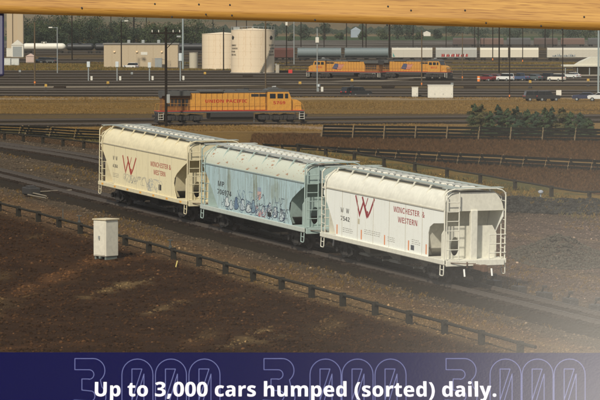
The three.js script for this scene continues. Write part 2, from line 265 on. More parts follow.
// ---------------------------------------------------------------- covered hopper cars
function wheelGeo(r) { return uvBox(new THREE.LatheGeometry([[0.0, 0.07], [0.10, 0.075], [0.12, 0.045], [r - 0.08, 0.03], [r - 0.05, 0.07], [r - 0.005, 0.07], [r, -0.04], [r + 0.03, -0.05], [r + 0.03, -0.075], [r - 0.06, -0.075], [0.12, -0.04], [0, -0.07]].map((p) => new THREE.Vector2(...p)), 22).rotateX(Math.PI / 2)); }
const HG = (() => {                                        // geometries shared by the three cars; x along the car, rail top at y = 0, +z the near side
  const g = {}, hw = 1.55, E = 6.75;
  const out = [[-5.15, 1.2], [5.15, 1.2], [5.15, 2.3], [5.3, 2.62], [5.7, 2.82], [E, 2.92], [E, 3.5], [-E, 3.5], [-E, 3.15], [-6.3, 2.7], [-5.8, 2.1], [-5.45, 1.6], [-5.2, 1.2]];
  const out2 = [[-4.55, 1.2], [5.3, 1.2], [4.95, 1.62], [4.85, 2.0], [4.95, 2.3], [5.3, 2.6], [6.1, 3.02], [E, 3.3], [E, 3.5], [-E, 3.5], [-E, 3.3], [-6.2, 2.85], [-5.5, 2.2], [-4.95, 1.6]];
  const sheet = (pts) => { const a = plate(pts, 0.03); const p = a.attributes.position, uv = a.attributes.uv; for (let i = 0; i < p.count; i++) uv.setXY(i, (p.getX(i) + E) / (2 * E), (p.getY(i) - 1.2) / 2.52); return a; };
  g.sideN = sheet(out).translate(0, 0, hw - 0.015);
  g.sideN2 = sheet(out2).translate(0, 0, hw - 0.015); g.sideF2 = sheet(out2).rotateY(Math.PI).translate(0, 0, -hw + 0.015);
  g.sideF = sheet(out.map(([x, y]) => [x, y])).rotateY(Math.PI).translate(0, 0, -hw + 0.015);
  const sweep = (prof) => { const P = [], UV = [], I = [], N = 14; for (let i = 0; i <= N; i++) { const x = -E + 2 * E * i / N; let run = 0; prof.forEach(([z, y], k) => { if (k) run += Math.hypot(z - prof[k - 1][0], y - prof[k - 1][1]); P.push(x, y, z); UV.push((x + E) / 4, run / 1.6); if (i && k) { const n = prof.length, q = i * n + k; I.push(q - n - 1, q - 1, q - n, q - n, q - 1, q); } }); } const b = new THREE.BufferGeometry(); b.setAttribute('position', new THREE.Float32BufferAttribute(P, 3)); b.setAttribute('uv', new THREE.Float32BufferAttribute(UV, 2)); b.setIndex(I); b.computeVertexNormals(); return b; };
  const arc = []; for (let k = 0; k <= 8; k++) { const a = k / 8; arc.push([hw - 0.52 * a ** 1.6, 3.5 + 0.82 * (1 - (1 - a) ** 1.35)]); }
  g.shoulderN = sweep(arc); g.shoulderF = sweep(arc.slice().reverse().map(([z, y]) => [-z, y]));
  g.roof = sweep([[1.03, 4.32], [0.7, 4.37], [0.35, 4.395], [0, 4.4], [-0.35, 4.395], [-0.7, 4.37], [-1.03, 4.32]]);
  g.eave = J([box(-E, E, 3.47, 3.53, hw - 0.01, hw + 0.035)]);
  const prof = [[-hw + 0.03, 3.46], [hw - 0.03, 3.46], ...arc.map(([z, y]) => [z - 0.02, y]), ...arc.slice().reverse().map(([z, y]) => [-z + 0.02, y])];
  g.endPanel = uvBox(plate(prof, 0.05).rotateY(Math.PI / 2));
  g.slope = J([bar(V(5.42, 3.5, 0), V(4.75, 1.25, 0), 3.0, 0.04), box(5.38, 6.72, 3.46, 3.5, -1.5, 1.5)]);
  g.centrePost = J([rbox(6.62, 6.84, 1.2, 3.5, -0.17, 0.17, 0.03)]);
  { const hole = new THREE.Path(); hole.absellipse(-0.74, 1.78, 0.22, 0.44, 0, Math.PI * 2, true); const h2 = new THREE.Path(); h2.absellipse(-0.72, 1.78, 0.19, 0.4, 0, Math.PI * 2, true); g.bulkhead = uvBox(plate([[-1.42, 1.2], [1.42, 1.2], [1.42, 2.35], [1.2, 2.72], [-1.2, 2.72], [-1.42, 2.35]], 0.05, [hole]).rotateY(Math.PI / 2).translate(6.3, 0, 0)); }
  g.sill = J([rbox(-6.95, 6.95, 1.0, 1.22, 0, 0.09, 0.02), box(-6.9, 6.9, 0.98, 1.02, -0.09, 0.06)]).translate(0, 0, hw);
  g.endSill = J([rbox(6.9, 7.02, 0.92, 1.2, -1.5, 1.5, 0.02)]);
  g.platform = J([box(5.1, 6.9, 1.17, 1.21, -1.5, 1.5)]);
  g.centreSill = J([box(-6.95, 6.95, 0.72, 1.12, -0.25, 0.25)]);
  g.coupler = J([rbox(6.95, 7.7, 0.76, 1.0, -0.12, 0.12, 0.03), rbox(7.6, 7.93, 0.7, 1.05, -0.2, 0.06, 0.06), rod(V(7.05, 0.85, 0.45), V(7.05, 1.12, 0.45), 0.03), tube([V(7.05, 1.1, 1.3), V(7.15, 1.05, 0.6), V(7.25, 1.05, 0.1)], 0.02)]);
  g.hose = J([tube([V(7.0, 0.86, -0.35), V(7.3, 0.72, -0.36), V(7.5, 0.42, -0.3), V(7.75, 0.36, -0.2)], 0.035)]);
  g.hoseTip = J([rod(V(7.2, 0.80, 0.68), V(7.28, 0.46, 0.68), 0.045)]);
  const chute = (x) => { const a = [[x - 1.75, 1.6], [x + 1.75, 1.6], [x + 0.42, 0.5], [x - 0.42, 0.5]]; const b = plate(a, 2.2); const p = b.attributes.position; for (let i = 0; i < p.count; i++) p.setZ(i, p.getZ(i) * (0.62 + 0.62 * (p.getY(i) - 0.5) / 1.1)); b.computeVertexNormals(); return b; };
  g.chutes = [-3.45, 0, 3.45].map((x) => J([chute(x)]));
  g.gates = [-3.45, 0, 3.45].map((x) => J([rbox(x - 0.5, x + 0.5, 0.36, 0.5, -0.85, 0.85, 0.02), rod(V(x - 0.62, 0.43, 0.6), V(x - 0.62, 0.43, 1.15), 0.05), box(x - 0.7, x + 0.9, 0.4, 0.44, 0.86, 0.92)]));
  g.hatch = J([rbox(-0.92, 0.92, 4.38, 4.56, -0.34, 0.34, 0.07, 3)]);
  g.hatchBar = J([box(-0.05, 0.05, 4.55, 4.59, -0.42, 0.42), box(-0.72, -0.64, 4.55, 4.585, -0.4, 0.4), box(0.64, 0.72, 4.55, 4.585, -0.4, 0.4), box(-0.1, 0.1, 4.42, 4.5, 0.4, 0.46)]);
  g.board = J([0, 0.13, 0.26].map((z) => box(-6.8, 6.8, 4.5, 4.545, 0.64 + z, 0.75 + z)));
  g.crossBoard = J([0, 0.14, 0.28].map((x) => box(6.42 + x, 6.54 + x, 4.5, 4.54, -1.5, 1.5)));
  g.bracket = J([box(-0.025, 0.025, 4.46, 4.5, 0.62, 1.08), bar(V(0, 4.48, 1.05), V(0, 3.98, 1.36), 0.055, 0.055)]);
  g.cornerPost = J([tube([V(6.9, 0.98, hw + 0.02), V(6.9, 4.2, hw + 0.02), V(6.9, 4.42, hw - 0.18), V(6.9, 4.5, hw - 0.5)], 0.035, 24)]);
  g.endRail = J([tube([V(6.9, 4.49, -1.06), V(6.93, 4.52, 0), V(6.9, 4.49, 1.06)], 0.028, 12)]);
  g.endLadder = J([rod(V(6.96, 1.0, 0.86), V(6.96, 4.35, 0.86), 0.03), rod(V(6.98, 0.98, 1.5), V(6.98, 4.3, 1.5), 0.024)]);
  g.endRung = J([rod(V(6.97, 0, 0.86), V(6.97, 0, 1.5), 0.02)]);
  g.sideLadder = J([rod(V(-6.86, 0.98, hw + 0.04), V(-6.86, 4.3, hw + 0.04), 0.026), rod(V(-6.4, 0.98, hw + 0.06), V(-6.4, 4.05, hw + 0.06), 0.026), bar(V(-6.4, 4.05, hw + 0.06), V(-6.4, 4.4, 1.05), 0.04)]);
  g.sideRung = J([rod(V(-6.86, 0, hw + 0.05), V(-6.4, 0, hw + 0.06), 0.02)]);
  g.handrail = J([rod(V(6.97, 1.0, -0.72), V(6.97, 2.35, -0.72), 0.024), ...[2.35, 1.92, 1.5].map((y) => rod(V(6.97, y, -1.58), V(6.97, y, -0.72), 0.022)), rod(V(7.0, 0.95, -1.32), V(7.0, 2.35, -1.32), 0.018)]);
  g.step = J([tube([V(6.55, 1.02, hw + 0.03), V(6.55, 0.5, hw + 0.05), V(6.9, 0.5, hw + 0.05), V(6.9, 1.02, hw + 0.03)], 0.026, 24), rod(V(6.55, 0.76, hw + 0.045), V(6.9, 0.76, hw + 0.045), 0.02)]);
  g.rib = J([box(-0.02, 0.02, 1.22, 3.48, hw - 0.02, hw + 0.004)]);
  g.wheel = wheelGeo(0.455); g.axle = J([rod(V(0, 0.455, -0.7), V(0, 0.455, 0.7), 0.085, 0.085, 12)]);
  { const w1 = new THREE.Path(); w1.moveTo(-0.62, 0.42); w1.lineTo(-0.3, 0.34); w1.lineTo(-0.3, 0.62); w1.lineTo(-0.5, 0.6); w1.closePath(); const w2 = new THREE.Path(); w2.moveTo(0.62, 0.42); w2.lineTo(0.5, 0.6); w2.lineTo(0.3, 0.62); w2.lineTo(0.3, 0.34); w2.closePath();
    g.sideFrame = J([plate([[-1.12, 0.34], [-0.7, 0.34], [-0.32, 0.18], [0.32, 0.18], [0.7, 0.34], [1.12, 0.34], [1.12, 0.58], [0.72, 0.66], [0.36, 0.8], [-0.36, 0.8], [-0.72, 0.66], [-1.12, 0.58]], 0.16, [w1, w2]).translate(0, 0, 1.02), cylZ(-0.89, 0.455, 1.12, 0.13, 0.16, 14), cylZ(0.89, 0.455, 1.12, 0.13, 0.16, 14), ...[-0.2, -0.07, 0.07, 0.2].map((x) => cylY(x, 0.25, 0.6, 1.12, 0.055, 8))]); }
  g.bolster = J([rbox(-0.2, 0.2, 0.5, 0.82, -1.15, 1.15, 0.04), cylY(0, 0.8, 0.9, 0, 0.3)]);
  return g;
})();
function hopperCar(label, t, paint, sideTex, o = {}) {
  const g = thing('covered_hopper', label, 'hopper car', [0, 0, 0], 0, 'cut of three hopper cars on the raised lead');
  const a = T(t - 5, 0), b = T(t + 5, 0), x = b.clone().sub(a).normalize(), z = DN.clone(), y = z.clone().cross(x);
  g.setRotationFromMatrix(new THREE.Matrix4().makeBasis(x, y, z)); g.position.copy(T(t, 0, 0.005));
  const P = worn(paint, 0.62), PS = new THREE.MeshStandardMaterial({ map: sideTex, roughness: 0.6 }), R = o.roof || P, B = o.board || M.galv, H = o.hatch || R;
  const flip = (name, geo, m, parent = g) => { const q = mesh(name, geo, m, parent); q.rotation.y = Math.PI; return q; };
  mesh('side_panel', o.cut ? HG.sideN2 : HG.sideN, PS, g); mesh('side_panel', o.cut ? HG.sideF2 : HG.sideF, PS, g);
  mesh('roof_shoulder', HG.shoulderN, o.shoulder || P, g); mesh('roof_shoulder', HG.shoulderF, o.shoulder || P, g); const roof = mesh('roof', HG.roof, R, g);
  for (const f of [mesh, flip]) {
    f('eave_strip', HG.eave, o.trim || P, g); for (let k = 0; k < 6; k++) f('panel_seam', HG.rib, o.trim || P, g).position.x = -4.5 + k * 1.8; f('end_panel', HG.endPanel, P, g); f('slope_sheet', HG.slope, P, g); f('centre_post', HG.centrePost, P, g); f('bulkhead', HG.bulkhead, P, g);
    f('side_sill', HG.sill, o.sill || P, g); f('end_sill', HG.endSill, P, g); f('platform', HG.platform, P, g);
    const cp = f('coupler', HG.coupler, M.rust, g); mesh('air_hose', HG.hose, M.black, cp); if (o.tips) { mesh('hose_tip', HG.hoseTip, o.tips, cp); mesh('hose_tip', HG.hoseTip, o.tips, cp).position.z = -1.42; }
    f('corner_post', HG.cornerPost, P, g); f('end_rail', HG.endRail, P, g); f('handrail', HG.handrail, P, g); f('sill_step', HG.step, P, g);
    const l1 = f('ladder', HG.endLadder, P, g), l2 = f('ladder', HG.sideLadder, P, g);
    for (let k = 0; k < 7; k++) { mesh('rung', HG.endRung, P, l1).position.y = 1.25 + k * 0.44; mesh('rung', HG.sideRung, P, l2).position.y = 1.25 + k * 0.44; }
    const c2 = f('corner_post', HG.cornerPost, P, g); c2.scale.z = -1;
    f('running_board', HG.board, B, g); f('cross_board', HG.crossBoard, B, g);
    for (let k = 0; k < 8; k++) { const q = f('bracket', HG.bracket, P, g); q.position.x = -6.1 + k * 12.2 / 7; }
    const s2 = f('sill_step', HG.step, P, g); s2.scale.x = -1;
  }
  endPanelFix(g);
  if (o.marks) for (let k = 0; k < 7; k++) for (const f of [mesh, flip]) f('reflector', markGeo, o.marks, g).position.x = -6.2 + k * 2.05;
  mesh('centre_sill', HG.centreSill, M.steelDark, g);
  for (let k = 0; k < 3; k++) { const c = mesh('discharge_chute', HG.chutes[k], o.chute || M.steelDark, g); mesh('outlet_gate', HG.gates[k], o.chute || M.steelDark, c); }
  for (let k = 0; k < 6; k++) { const h = mesh('roof_hatch', HG.hatch, H, g); h.position.x = -5.35 + k * 2.14; mesh('latch_bar', HG.hatchBar, o.latch || R, h); }
  for (const s of [-4.95, 4.95]) {
    const tr = new THREE.Group(); tr.name = 'truck'; tr.position.x = s; g.add(tr);
    for (const xx of [-0.89, 0.89]) { mesh('axle', HG.axle, M.wheel, tr).position.x = xx; const w = mesh('wheel', HG.wheel, M.wheel, tr); w.position.set(xx, 0.455, 0.75); const w2 = mesh('wheel', HG.wheel, M.wheel, tr); w2.position.set(xx, 0.455, -0.75); w2.rotation.y = Math.PI; }
    mesh('side_frame', HG.sideFrame, M.steelDark, tr); mesh('side_frame', HG.sideFrame, M.steelDark, tr).rotation.y = Math.PI; mesh('bolster', HG.bolster, M.steelDark, tr);
  }
  return g;
}
const markGeo = J([box(-0.14, 0.14, 1.06, 1.16, 1.64, 1.648)]);
function endPanelFix(g) { let k = 0; for (const c of g.children) if (c.name === 'end_panel') c.position.x = k++ ? -6.74 : 6.74; }
// side print: 13.5 m x 2.52 m on 2048 x 384
const SW = 2048, SH = 384, sx = (m) => (m + 6.75) / 13.5 * SW, sy = (m) => SH - (m - 1.2) / 2.52 * SH;
function weather(c, rgb, grime, amount, n = 220) {
  c.fillStyle = rgb; c.fillRect(0, 0, SW, SH);
  for (let i = 0; i < n; i++) { const x = rnd() * SW, y = rnd() * SH * 0.8, h = rr(20, 230), w = rr(2, 12); const q = c.createLinearGradient(0, y, 0, y + h); const a = amount * rnd(); q.addColorStop(0, `rgba(${grime},0)`); q.addColorStop(0.2, `rgba(${grime},${a})`); q.addColorStop(1, `rgba(${grime},0)`); c.fillStyle = q; c.fillRect(x, y, w, h); }
  for (let i = 0; i < 2600; i++) { c.fillStyle = `rgba(${grime},${amount * rnd()})`; c.fillRect(rnd() * SW, SH * Math.sqrt(rnd()), rr(1, 9), rr(1, 5)); }
  for (let i = 0; i < 5200; i++) { const y = SH * (1 - rnd() ** 2.4 * 0.55); c.fillStyle = `rgba(96,78,52,${amount * 1.3 * rnd()})`; c.fillRect(rnd() * SW, y, rr(1, 5), rr(1, 4)); }
  for (let i = 0; i < 40; i++) { const x = sx(-4.5 + 1.8 * Math.floor(rnd() * 6)) + rr(-6, 6); c.fillStyle = `rgba(112,70,36,${amount * 1.6 * rnd()})`; c.fillRect(x, rnd() * SH * 0.7, rr(1, 4), rr(15, 90)); }
  for (let m = -5.4; m < 5.6; m += 1.8) { c.fillStyle = `rgba(${grime},0.25)`; c.fillRect(sx(m), 0, 2, SH); }
}
function word(c, s, m0, m1, yb, hgt_, col, font = 'bold') { // words between m0 and m1 metres, baseline yb, cap height
  const px = hgt_ / 2.52 * SH / 0.72; c.save(); c.font = `${font} ${px}px sans-serif`; const w = c.measureText(s).width; c.translate(sx(m0), sy(yb)); c.scale((sx(m1) - sx(m0)) / w, 1); c.fillStyle = col; c.fillText(s, 0, 0); c.restore();
}
function monogram(c, m0, m1, y0, y1, col) {               // two crossed Ws
  c.save(); c.strokeStyle = col; c.lineWidth = 10; c.lineJoin = 'miter'; const X = (a) => sx(m0 + (m1 - m0) * a), Y = (a) => sy(y0 + (y1 - y0) * a), line = (p, w) => { c.lineWidth = w; c.beginPath(); p.forEach(([a, b], i) => (i ? c.lineTo(X(a), Y(b)) : c.moveTo(X(a), Y(b)))); c.stroke(); };
  line([[0.0, 1], [0.22, 0.03], [0.42, 0.72], [0.60, 0.03], [0.66, 0.3]], 21); line([[0.34, 0.98], [0.40, 0.74], [0.60, 0.03]], 12);
  line([[0.36, 0.98], [0.56, 0.30], [0.66, 0.03], [0.78, 0.30], [1.0, 1]], 21); line([[0.66, 0.98], [0.50, 0.42]], 11);
  c.restore();
}
function scrawl(c, m0, m1, y0, y1, cols, n) { for (let i = 0; i < n; i++) { c.strokeStyle = cols[Math.floor(rnd() * cols.length)]; c.lineWidth = rr(2, 6); c.beginPath(); let x = rr(m0, m1), y = rr(y0, y1); c.moveTo(sx(x), sy(y)); for (let k = 0; k < 3; k++) { c.quadraticCurveTo(sx(x + rr(-0.3, 0.5)), sy(clamp(y + rr(-0.5, 0.5), y0, y1)), sx(x = x + rr(-0.25, 0.45)), sy(y = clamp(y + rr(-0.6, 0.6), y0, y1))); } c.stroke(); } }
const fine = (c, m0, m1, y, n, col) => { for (let k = 0; k < n; k++) { let m = m0; while (m < m1) { const w = rr(0.05, 0.2); c.fillStyle = col; c.fillRect(sx(m), sy(y - k * 0.09), w / 13.5 * SW, 4); m += w + 0.06; } } };
const texA = canvasTex(SW, SH, (c) => {
  weather(c, '#e2d6ae', '150,128,88', 0.16);
  word(c, 'W', -4.75, -4.45, 2.62, 0.24, '#3a3530'); word(c, 'W', -4.3, -4.0, 2.62, 0.24, '#3a3530'); word(c, '4084', -4.75, -3.95, 2.18, 0.2, '#3a3530'); fine(c, -4.7, -3.9, 1.86, 3, '#6b655a');
  monogram(c, -3.15, -1.0, 2.02, 3.0, '#a03a2c'); word(c, 'WINCHESTER &', 1.25, 4.4, 2.72, 0.27, '#9c3d30'); word(c, 'WESTERN', 1.75, 3.6, 2.28, 0.27, '#9c3d30');
  scrawl(c, -2.9, 1.2, 1.5, 1.95, ['rgba(120,120,115,0.55)'], 26); scrawl(c, 0.6, 2.8, 1.3, 2.0, ['rgba(110,130,150,0.6)', 'rgba(140,140,140,0.5)'], 22);
  c.fillStyle = '#2b2a28'; c.fillRect(sx(2.55), sy(1.78), 0.42 / 13.5 * SW, 0.32 / 2.52 * SH);
});
const texB = canvasTex(SW, SH, (c) => {
  weather(c, '#a9c1c4', '92,96,84', 0.30, 420);
  for (const [x, w] of [[0.35, 0.3], [3.0, 0.5], [-3.2, 0.2]]) for (let i = 0; i < 30; i++) { c.fillStyle = `rgba(104,100,66,${0.14 * rnd()})`; c.fillRect(sx(x + rr(-w, w)), rr(-40, 150), rr(8, 34), rr(40, 210)); }
  word(c, 'MP', -4.7, -3.75, 2.42, 0.27, '#25292b'); word(c, '706974', -4.75, -2.75, 1.98, 0.27, '#25292b');
  c.save(); c.translate(sx(1.0), sy(2.48)); c.fillStyle = '#8b9cb0'; c.fillRect(-34, -48, 68, 34); c.fillStyle = '#c98b7c'; c.beginPath(); c.moveTo(-34, -14); c.lineTo(34, -14); c.lineTo(34, 20); c.quadraticCurveTo(30, 46, 0, 54); c.quadraticCurveTo(-30, 46, -34, 20); c.fill(); c.fillStyle = '#cfd3cd'; for (const k of [-22, -4, 14]) c.fillRect(k, -12, 7, 52); c.restore();
  for (let m = -3.6; m < 4.4; m += rr(0.55, 0.85)) { const x = sx(m), y = sy(rr(1.3, 1.42)), w = rr(62, 100), h = -rr(70, 125); c.beginPath(); c.moveTo(x, y); c.bezierCurveTo(x - 16, y + h * 0.4, x + 10, y + h, x + w * 0.4, y + h * rr(0.8, 1.05)); c.bezierCurveTo(x + w, y + h, x + w * 0.5, y + h * 0.5, x + w * 0.95, y + h * 0.45); c.bezierCurveTo(x + w * 1.2, y + h * 0.1, x + w * 0.6, y + 8, x, y); c.fillStyle = ['rgba(205,214,212,0.9)', 'rgba(86,112,140,0.85)', 'rgba(190,204,206,0.9)', 'rgba(120,146,162,0.85)'][Math.floor(rnd() * 4)]; c.fill(); c.lineWidth = 7; c.strokeStyle = 'rgba(28,38,58,0.9)'; c.stroke(); }
  scrawl(c, -3.9, 4.8, 1.26, 1.95, ['rgba(38,56,84,0.85)', 'rgba(52,74,104,0.8)', 'rgba(30,36,48,0.8)', 'rgba(30,42,66,0.85)'], 46); scrawl(c, -2.4, 4.6, 1.4, 2.45, ['rgba(38,56,84,0.85)', 'rgba(30,36,48,0.8)', 'rgba(70,96,124,0.8)'], 24); for (let i = 0; i < 150; i++) { c.fillStyle = `rgba(78,76,58,${rr(0.05, 0.22)})`; c.fillRect(rnd() * SW, rr(-20, 120), rr(3, 16), rr(40, 240)); } scrawl(c, 0.6, 1.4, 1.3, 1.8, ['rgba(180,90,90,0.6)'], 6);
  c.fillStyle = '#1f2427'; c.fillRect(sx(2.1), sy(1.62), 0.5 / 13.5 * SW, 0.22 / 2.52 * SH);
});
const texC = canvasTex(SW, SH, (c) => {
  weather(c, '#e9ebe2', '150,142,118', 0.11);
  word(c, 'W', -4.7, -4.35, 2.42, 0.24, '#3c3b38'); word(c, 'W', -4.05, -3.7, 2.42, 0.24, '#3c3b38'); word(c, '7542', -4.7, -3.6, 2.02, 0.22, '#3c3b38'); fine(c, -4.4, -3.3, 1.68, 3, '#77736a');
  monogram(c, -2.95, -0.8, 2.45, 3.4, '#8e2f35'); word(c, 'WINCHESTER  &', 1.35, 4.75, 2.98, 0.27, '#9a4a48'); word(c, 'WESTERN', 1.85, 4.0, 2.52, 0.27, '#9a4a48');
  for (const m of [-5.15, -2.3, 0.35, 3.0, 4.9]) { c.fillStyle = '#dd8a56'; c.save(); c.translate(sx(m), sy(1.24)); c.fillRect(0, -80, 19, 72); c.restore(); }
  c.fillStyle = '#bdb59a'; c.fillRect(sx(-2.65), sy(2.28), 30, 40); fine(c, -1.9, -0.1, 1.82, 3, '#8a867c'); fine(c, 0.75, 1.5, 1.72, 3, '#8a867c'); fine(c, 3.4, 4.2, 1.85, 3, '#8a867c');
  c.fillStyle = '#4c4f55'; c.fillRect(sx(3.3), sy(1.58), 56, 36);
});
const rustRoof = dataTex(512, 256, (u, v) => { const r = sst(0.08, 0.2, tile((a, b) => fbm(a, b, 4), u, v, 9)), g = 0.93 + (rnd() - 0.5) * 0.08; return [g * (0.80 - 0.22 * r), g * (0.81 - 0.42 * r), g * (0.76 - 0.50 * r)]; });
const shoulderB = dataTex(512, 256, (u, v) => { const r = sst(0.18, 0.30, tile((a, b) => fbm(a, b, 4), u, v, 11)), g = 0.94 + (rnd() - 0.5) * 0.07, s = 0.5 + 0.5 * tile((a, b) => fbm(a, b * 0.2, 3), u, v, 18); return [g * (0.74 - 0.14 * r + 0.06 * s), g * (0.76 - 0.34 * r + 0.05 * s), g * (0.70 - 0.40 * r + 0.03 * s)]; });
const LEN = 15.9, T0 = 6.85;
const boardA = worn([0.30, 0.33, 0.31], 0.7), whiteTip = std([0.75, 0.74, 0.7], 0.6);
hopperCar('cream hopper car with red WW monogram, uphill end of the cut', T0, [0.74, 0.67, 0.46], texA, { roof: std([0.50, 0.46, 0.34], 0.8, { map: grimeMap }), board: boardA, latch: M.galv, hatch: worn([0.72, 0.70, 0.60]), cut: 1, chute: M.steelDark, marks: std([0.75, 0.36, 0.05], 0.5), trim: worn([0.60, 0.55, 0.40]) });  // grimy roof, also toned darker to paint the shade between hatches and boards
hopperCar('pale blue graffiti-covered hopper car with rusty roof, coupled between two white ones', T0 + LEN, [0.40, 0.52, 0.50], texB, { cut: 1, shoulder: std([1, 1, 1], 0.75, { map: shoulderB }), roof: std([1, 1, 1], 0.75, { map: rustRoof }), board: worn([0.42, 0.44, 0.41], 0.7), hatch: worn([0.70, 0.70, 0.64]), trim: worn([0.33, 0.42, 0.42]), sill: worn([0.52, 0.58, 0.54]) });
hopperCar('white hopper car with maroon WW monogram and orange ticks, downhill end of the cut', T0 + LEN * 2, [0.76, 0.755, 0.66], texC, { roof: std([0.50, 0.49, 0.42], 0.8, { map: grimeMap }), latch: M.galv, board: worn([0.36, 0.41, 0.38], 0.7), hatch: worn([0.72, 0.71, 0.63]), chute: worn([0.36, 0.35, 0.31]), tips: whiteTip, trim: worn([0.58, 0.56, 0.47]) });  // dirty roof, darkened as well for the shaded gaps beside the hatches

// ---------------------------------------------------------------- low pipe rails on stub posts
const pipeM = matte([0.034, 0.031, 0.025], { map: wearMap });
function pipeRail(label, n, t0, t1, step, r, hgt_, end = 0) {
  const g = thing('pipe_rail', label, 'pipe rail', T(t0, n, -0.42).toArray()); const o = g.position;
  const pts = []; for (let t = t0; t <= t1; t += step / 2) { const p = T(t, n); pts.push(V(p.x, hgt(p.x, p.z) + hgt_, p.z).sub(o)); }
  mesh('pipe', J([new THREE.TubeGeometry(new THREE.CatmullRomCurve3(pts), pts.length * 2, r, 8)]), pipeM, g);
  const pg = J([rbox(-r * 1.5, r * 1.5, -0.3, hgt_ + 0.02, -r * 1.8, r * 1.8, 0.02), rbox(-r * 2, r * 2, hgt_ - 0.1, hgt_ + 0.1, -r * 1.5, r * 1.5, 0.02)]);
  for (let t = t0 + 0.4; t < t1; t += step) { const p = T(t, n), q = mesh('post', pg, pipeM, g); q.position.set(p.x, hgt(p.x, p.z), p.z).sub(o); q.rotation.set(rr(-0.03, 0.03), -TH + rr(-0.08, 0.08), rr(-0.03, 0.03)); }
  return g;
}
const pr = pipeRail('dark low pipe rail on stub posts passing behind the white cabinet', 7.8, -14, 67, 3.42, 0.07, 0.5);
for (const t of [-1.3, 13.6, 27]) { const p = T(t, 7.8), q = mesh('valve', J([cylY(0, 0.4, 0.95, 0, 0.035, 8), rbox(-0.08, 0.08, 0.5, 0.68, -0.08, 0.08, 0.03), rod(V(-0.14, 0.95, 0), V(0.14, 0.95, 0), 0.03)]), M.pipe, pr); q.position.set(p.x, hgt(p.x, p.z), p.z).sub(pr.position); }
pipeRail('dark pipe rail on posts along the grass strip below the weedy banks', -28.7, -40, 40, 4.9, 0.06, 0.62);
pipeRail('dark pipe rail on posts between the second track and the short drift fences', -16, -120, -42, 4.6, 0.06, 0.55);

// ---------------------------------------------------------------- relay cabinet and small trackside gear
{
  const g = thing('relay_cabinet', 'tall white metal cabinet standing on the bare soil before the pipe rail', 'cabinet', [CAB.x, hgt(CAB.x, CAB.z), CAB.z], 0.86);
  const cm = worn([0.72, 0.69, 0.58], 0.55), tm = worn([0.60, 0.52, 0.35], 0.7);
  mesh('body', J([rbox(-0.45, 0.45, 0.16, 2.0, -0.44, 0.44, 0.03)]), cm, g);
  mesh('roof', J([rbox(-0.50, 0.50, 1.98, 2.05, -0.49, 0.49, 0.025)]), tm, g);
  const d = mesh('door', J([rbox(-0.455 - 0.02, -0.44, 0.22, 1.93, -0.39, 0.39, 0.008)]), cm, g);
  mesh('handle', J([rbox(-0.53, -0.47, 1.05, 1.2, -0.03, 0.05, 0.015), cylY(-0.5, 1.0, 1.06, 0.01, 0.03, 8)]), M.galv, d);
  mesh('plinth', J([box(-0.40, 0.40, -0.1, 0.16, -0.40, -0.30), box(-0.40, 0.40, -0.1, 0.16, 0.30, 0.40), box(-0.46, 0.46, 0.05, 0.16, -0.06, 0.06)]), worn([0.16, 0.19, 0.17]), g);
}
{ // switch machine and throw rods beside the lead
  const p = T(-9.5, 2.5), g = thing('switch_machine', 'dark switch machine with throw rod beside the rails at the uphill end', 'switch machine', [p.x, hgt(p.x, p.z), p.z], -TH);
  mesh('housing', J([rbox(-0.75, 0.75, 0.08, 0.52, -0.35, 0.35, 0.06), rbox(-0.35, 0.3, 0.5, 0.62, -0.25, 0.25, 0.05)]), M.steelDark, g);
  mesh('base_timber', J([box(-1.6, -1.3, -0.1, 0.08, -1.8, 0.7), box(0.9, 1.2, -0.1, 0.08, -1.8, 0.7)]), M.tie, g);
  mesh('throw_rod', J([rod(V(0.1, 0.24, -0.3), V(0.1, 0.3, -2.6), 0.04), rod(V(0.5, 0.2, 0.1), V(3.6, 0.16, 0.3), 0.05), rod(V(1.0, 0.12, 0.55), V(4.6, 0.1, 0.7), 0.045)]), worn([0.20, 0.17, 0.12]), g);
}
{ const p = onGround(4, 157.5), g = thing('propane_tank', 'small white cylindrical tank lying beside the second track', 'tank', [p.x, p.y, p.z], 0.15);
  mesh('shell', J([new THREE.CapsuleGeometry(0.2, 0.9, 6, 16).rotateZ(Math.PI / 2).translate(0, 0.3, 0)]), M.white, g); mesh('saddle', J([box(-0.4, -0.3, -0.1, 0.2, -0.15, 0.15), box(0.3, 0.4, -0.1, 0.2, -0.15, 0.15)]), M.steelDark, g); }
for (let k = 0; k < 5; k++) { // rail brakes along the low end of the lead
  const t = 43.8 + k * 2.5, p = T(t, -1.95), g = thing('rail_skate', 'low dark iron brake block beside the rail below the hopper cars', 'rail brake', [p.x, railY(t) - 0.42, p.z], -TH + rr(-0.1, 0.1), 'brake blocks along the low end of the lead');
  mesh('block', J([rbox(-0.42, 0.42, 0, 0.42, -0.22, 0.22, 0.05)]), M.steelDark, g); mesh('lever', J([bar(V(-0.2, 0.35, 0.05), V(0.12, 0.72, 0.05), 0.07), rbox(0.05, 0.22, 0.6, 0.74, -0.05, 0.15, 0.03)]), M.steelDark, g);
}
for (const [u, v, s] of [[552, 192.5, 1]]) { const p = T(4, -25.6), g = thing('valve_hood', 'small pale hooded valve post standing before the far pipe rail', 'valve post', [p.x, hgt(p.x, p.z), p.z]); mesh('post', J([cylY(0, -0.2, 0.46, 0, 0.045, 8)]), M.galv, g); mesh('hood', J([new THREE.SphereGeometry(0.13, 12, 8, 0, Math.PI * 2, 0, Math.PI / 2).scale(1.3, 1, 1).translate(0, 0.5, 0), cylY(0, 0.44, 0.51, 0, 0.14, 12)]), worn([0.3, 0.33, 0.38]), g); }
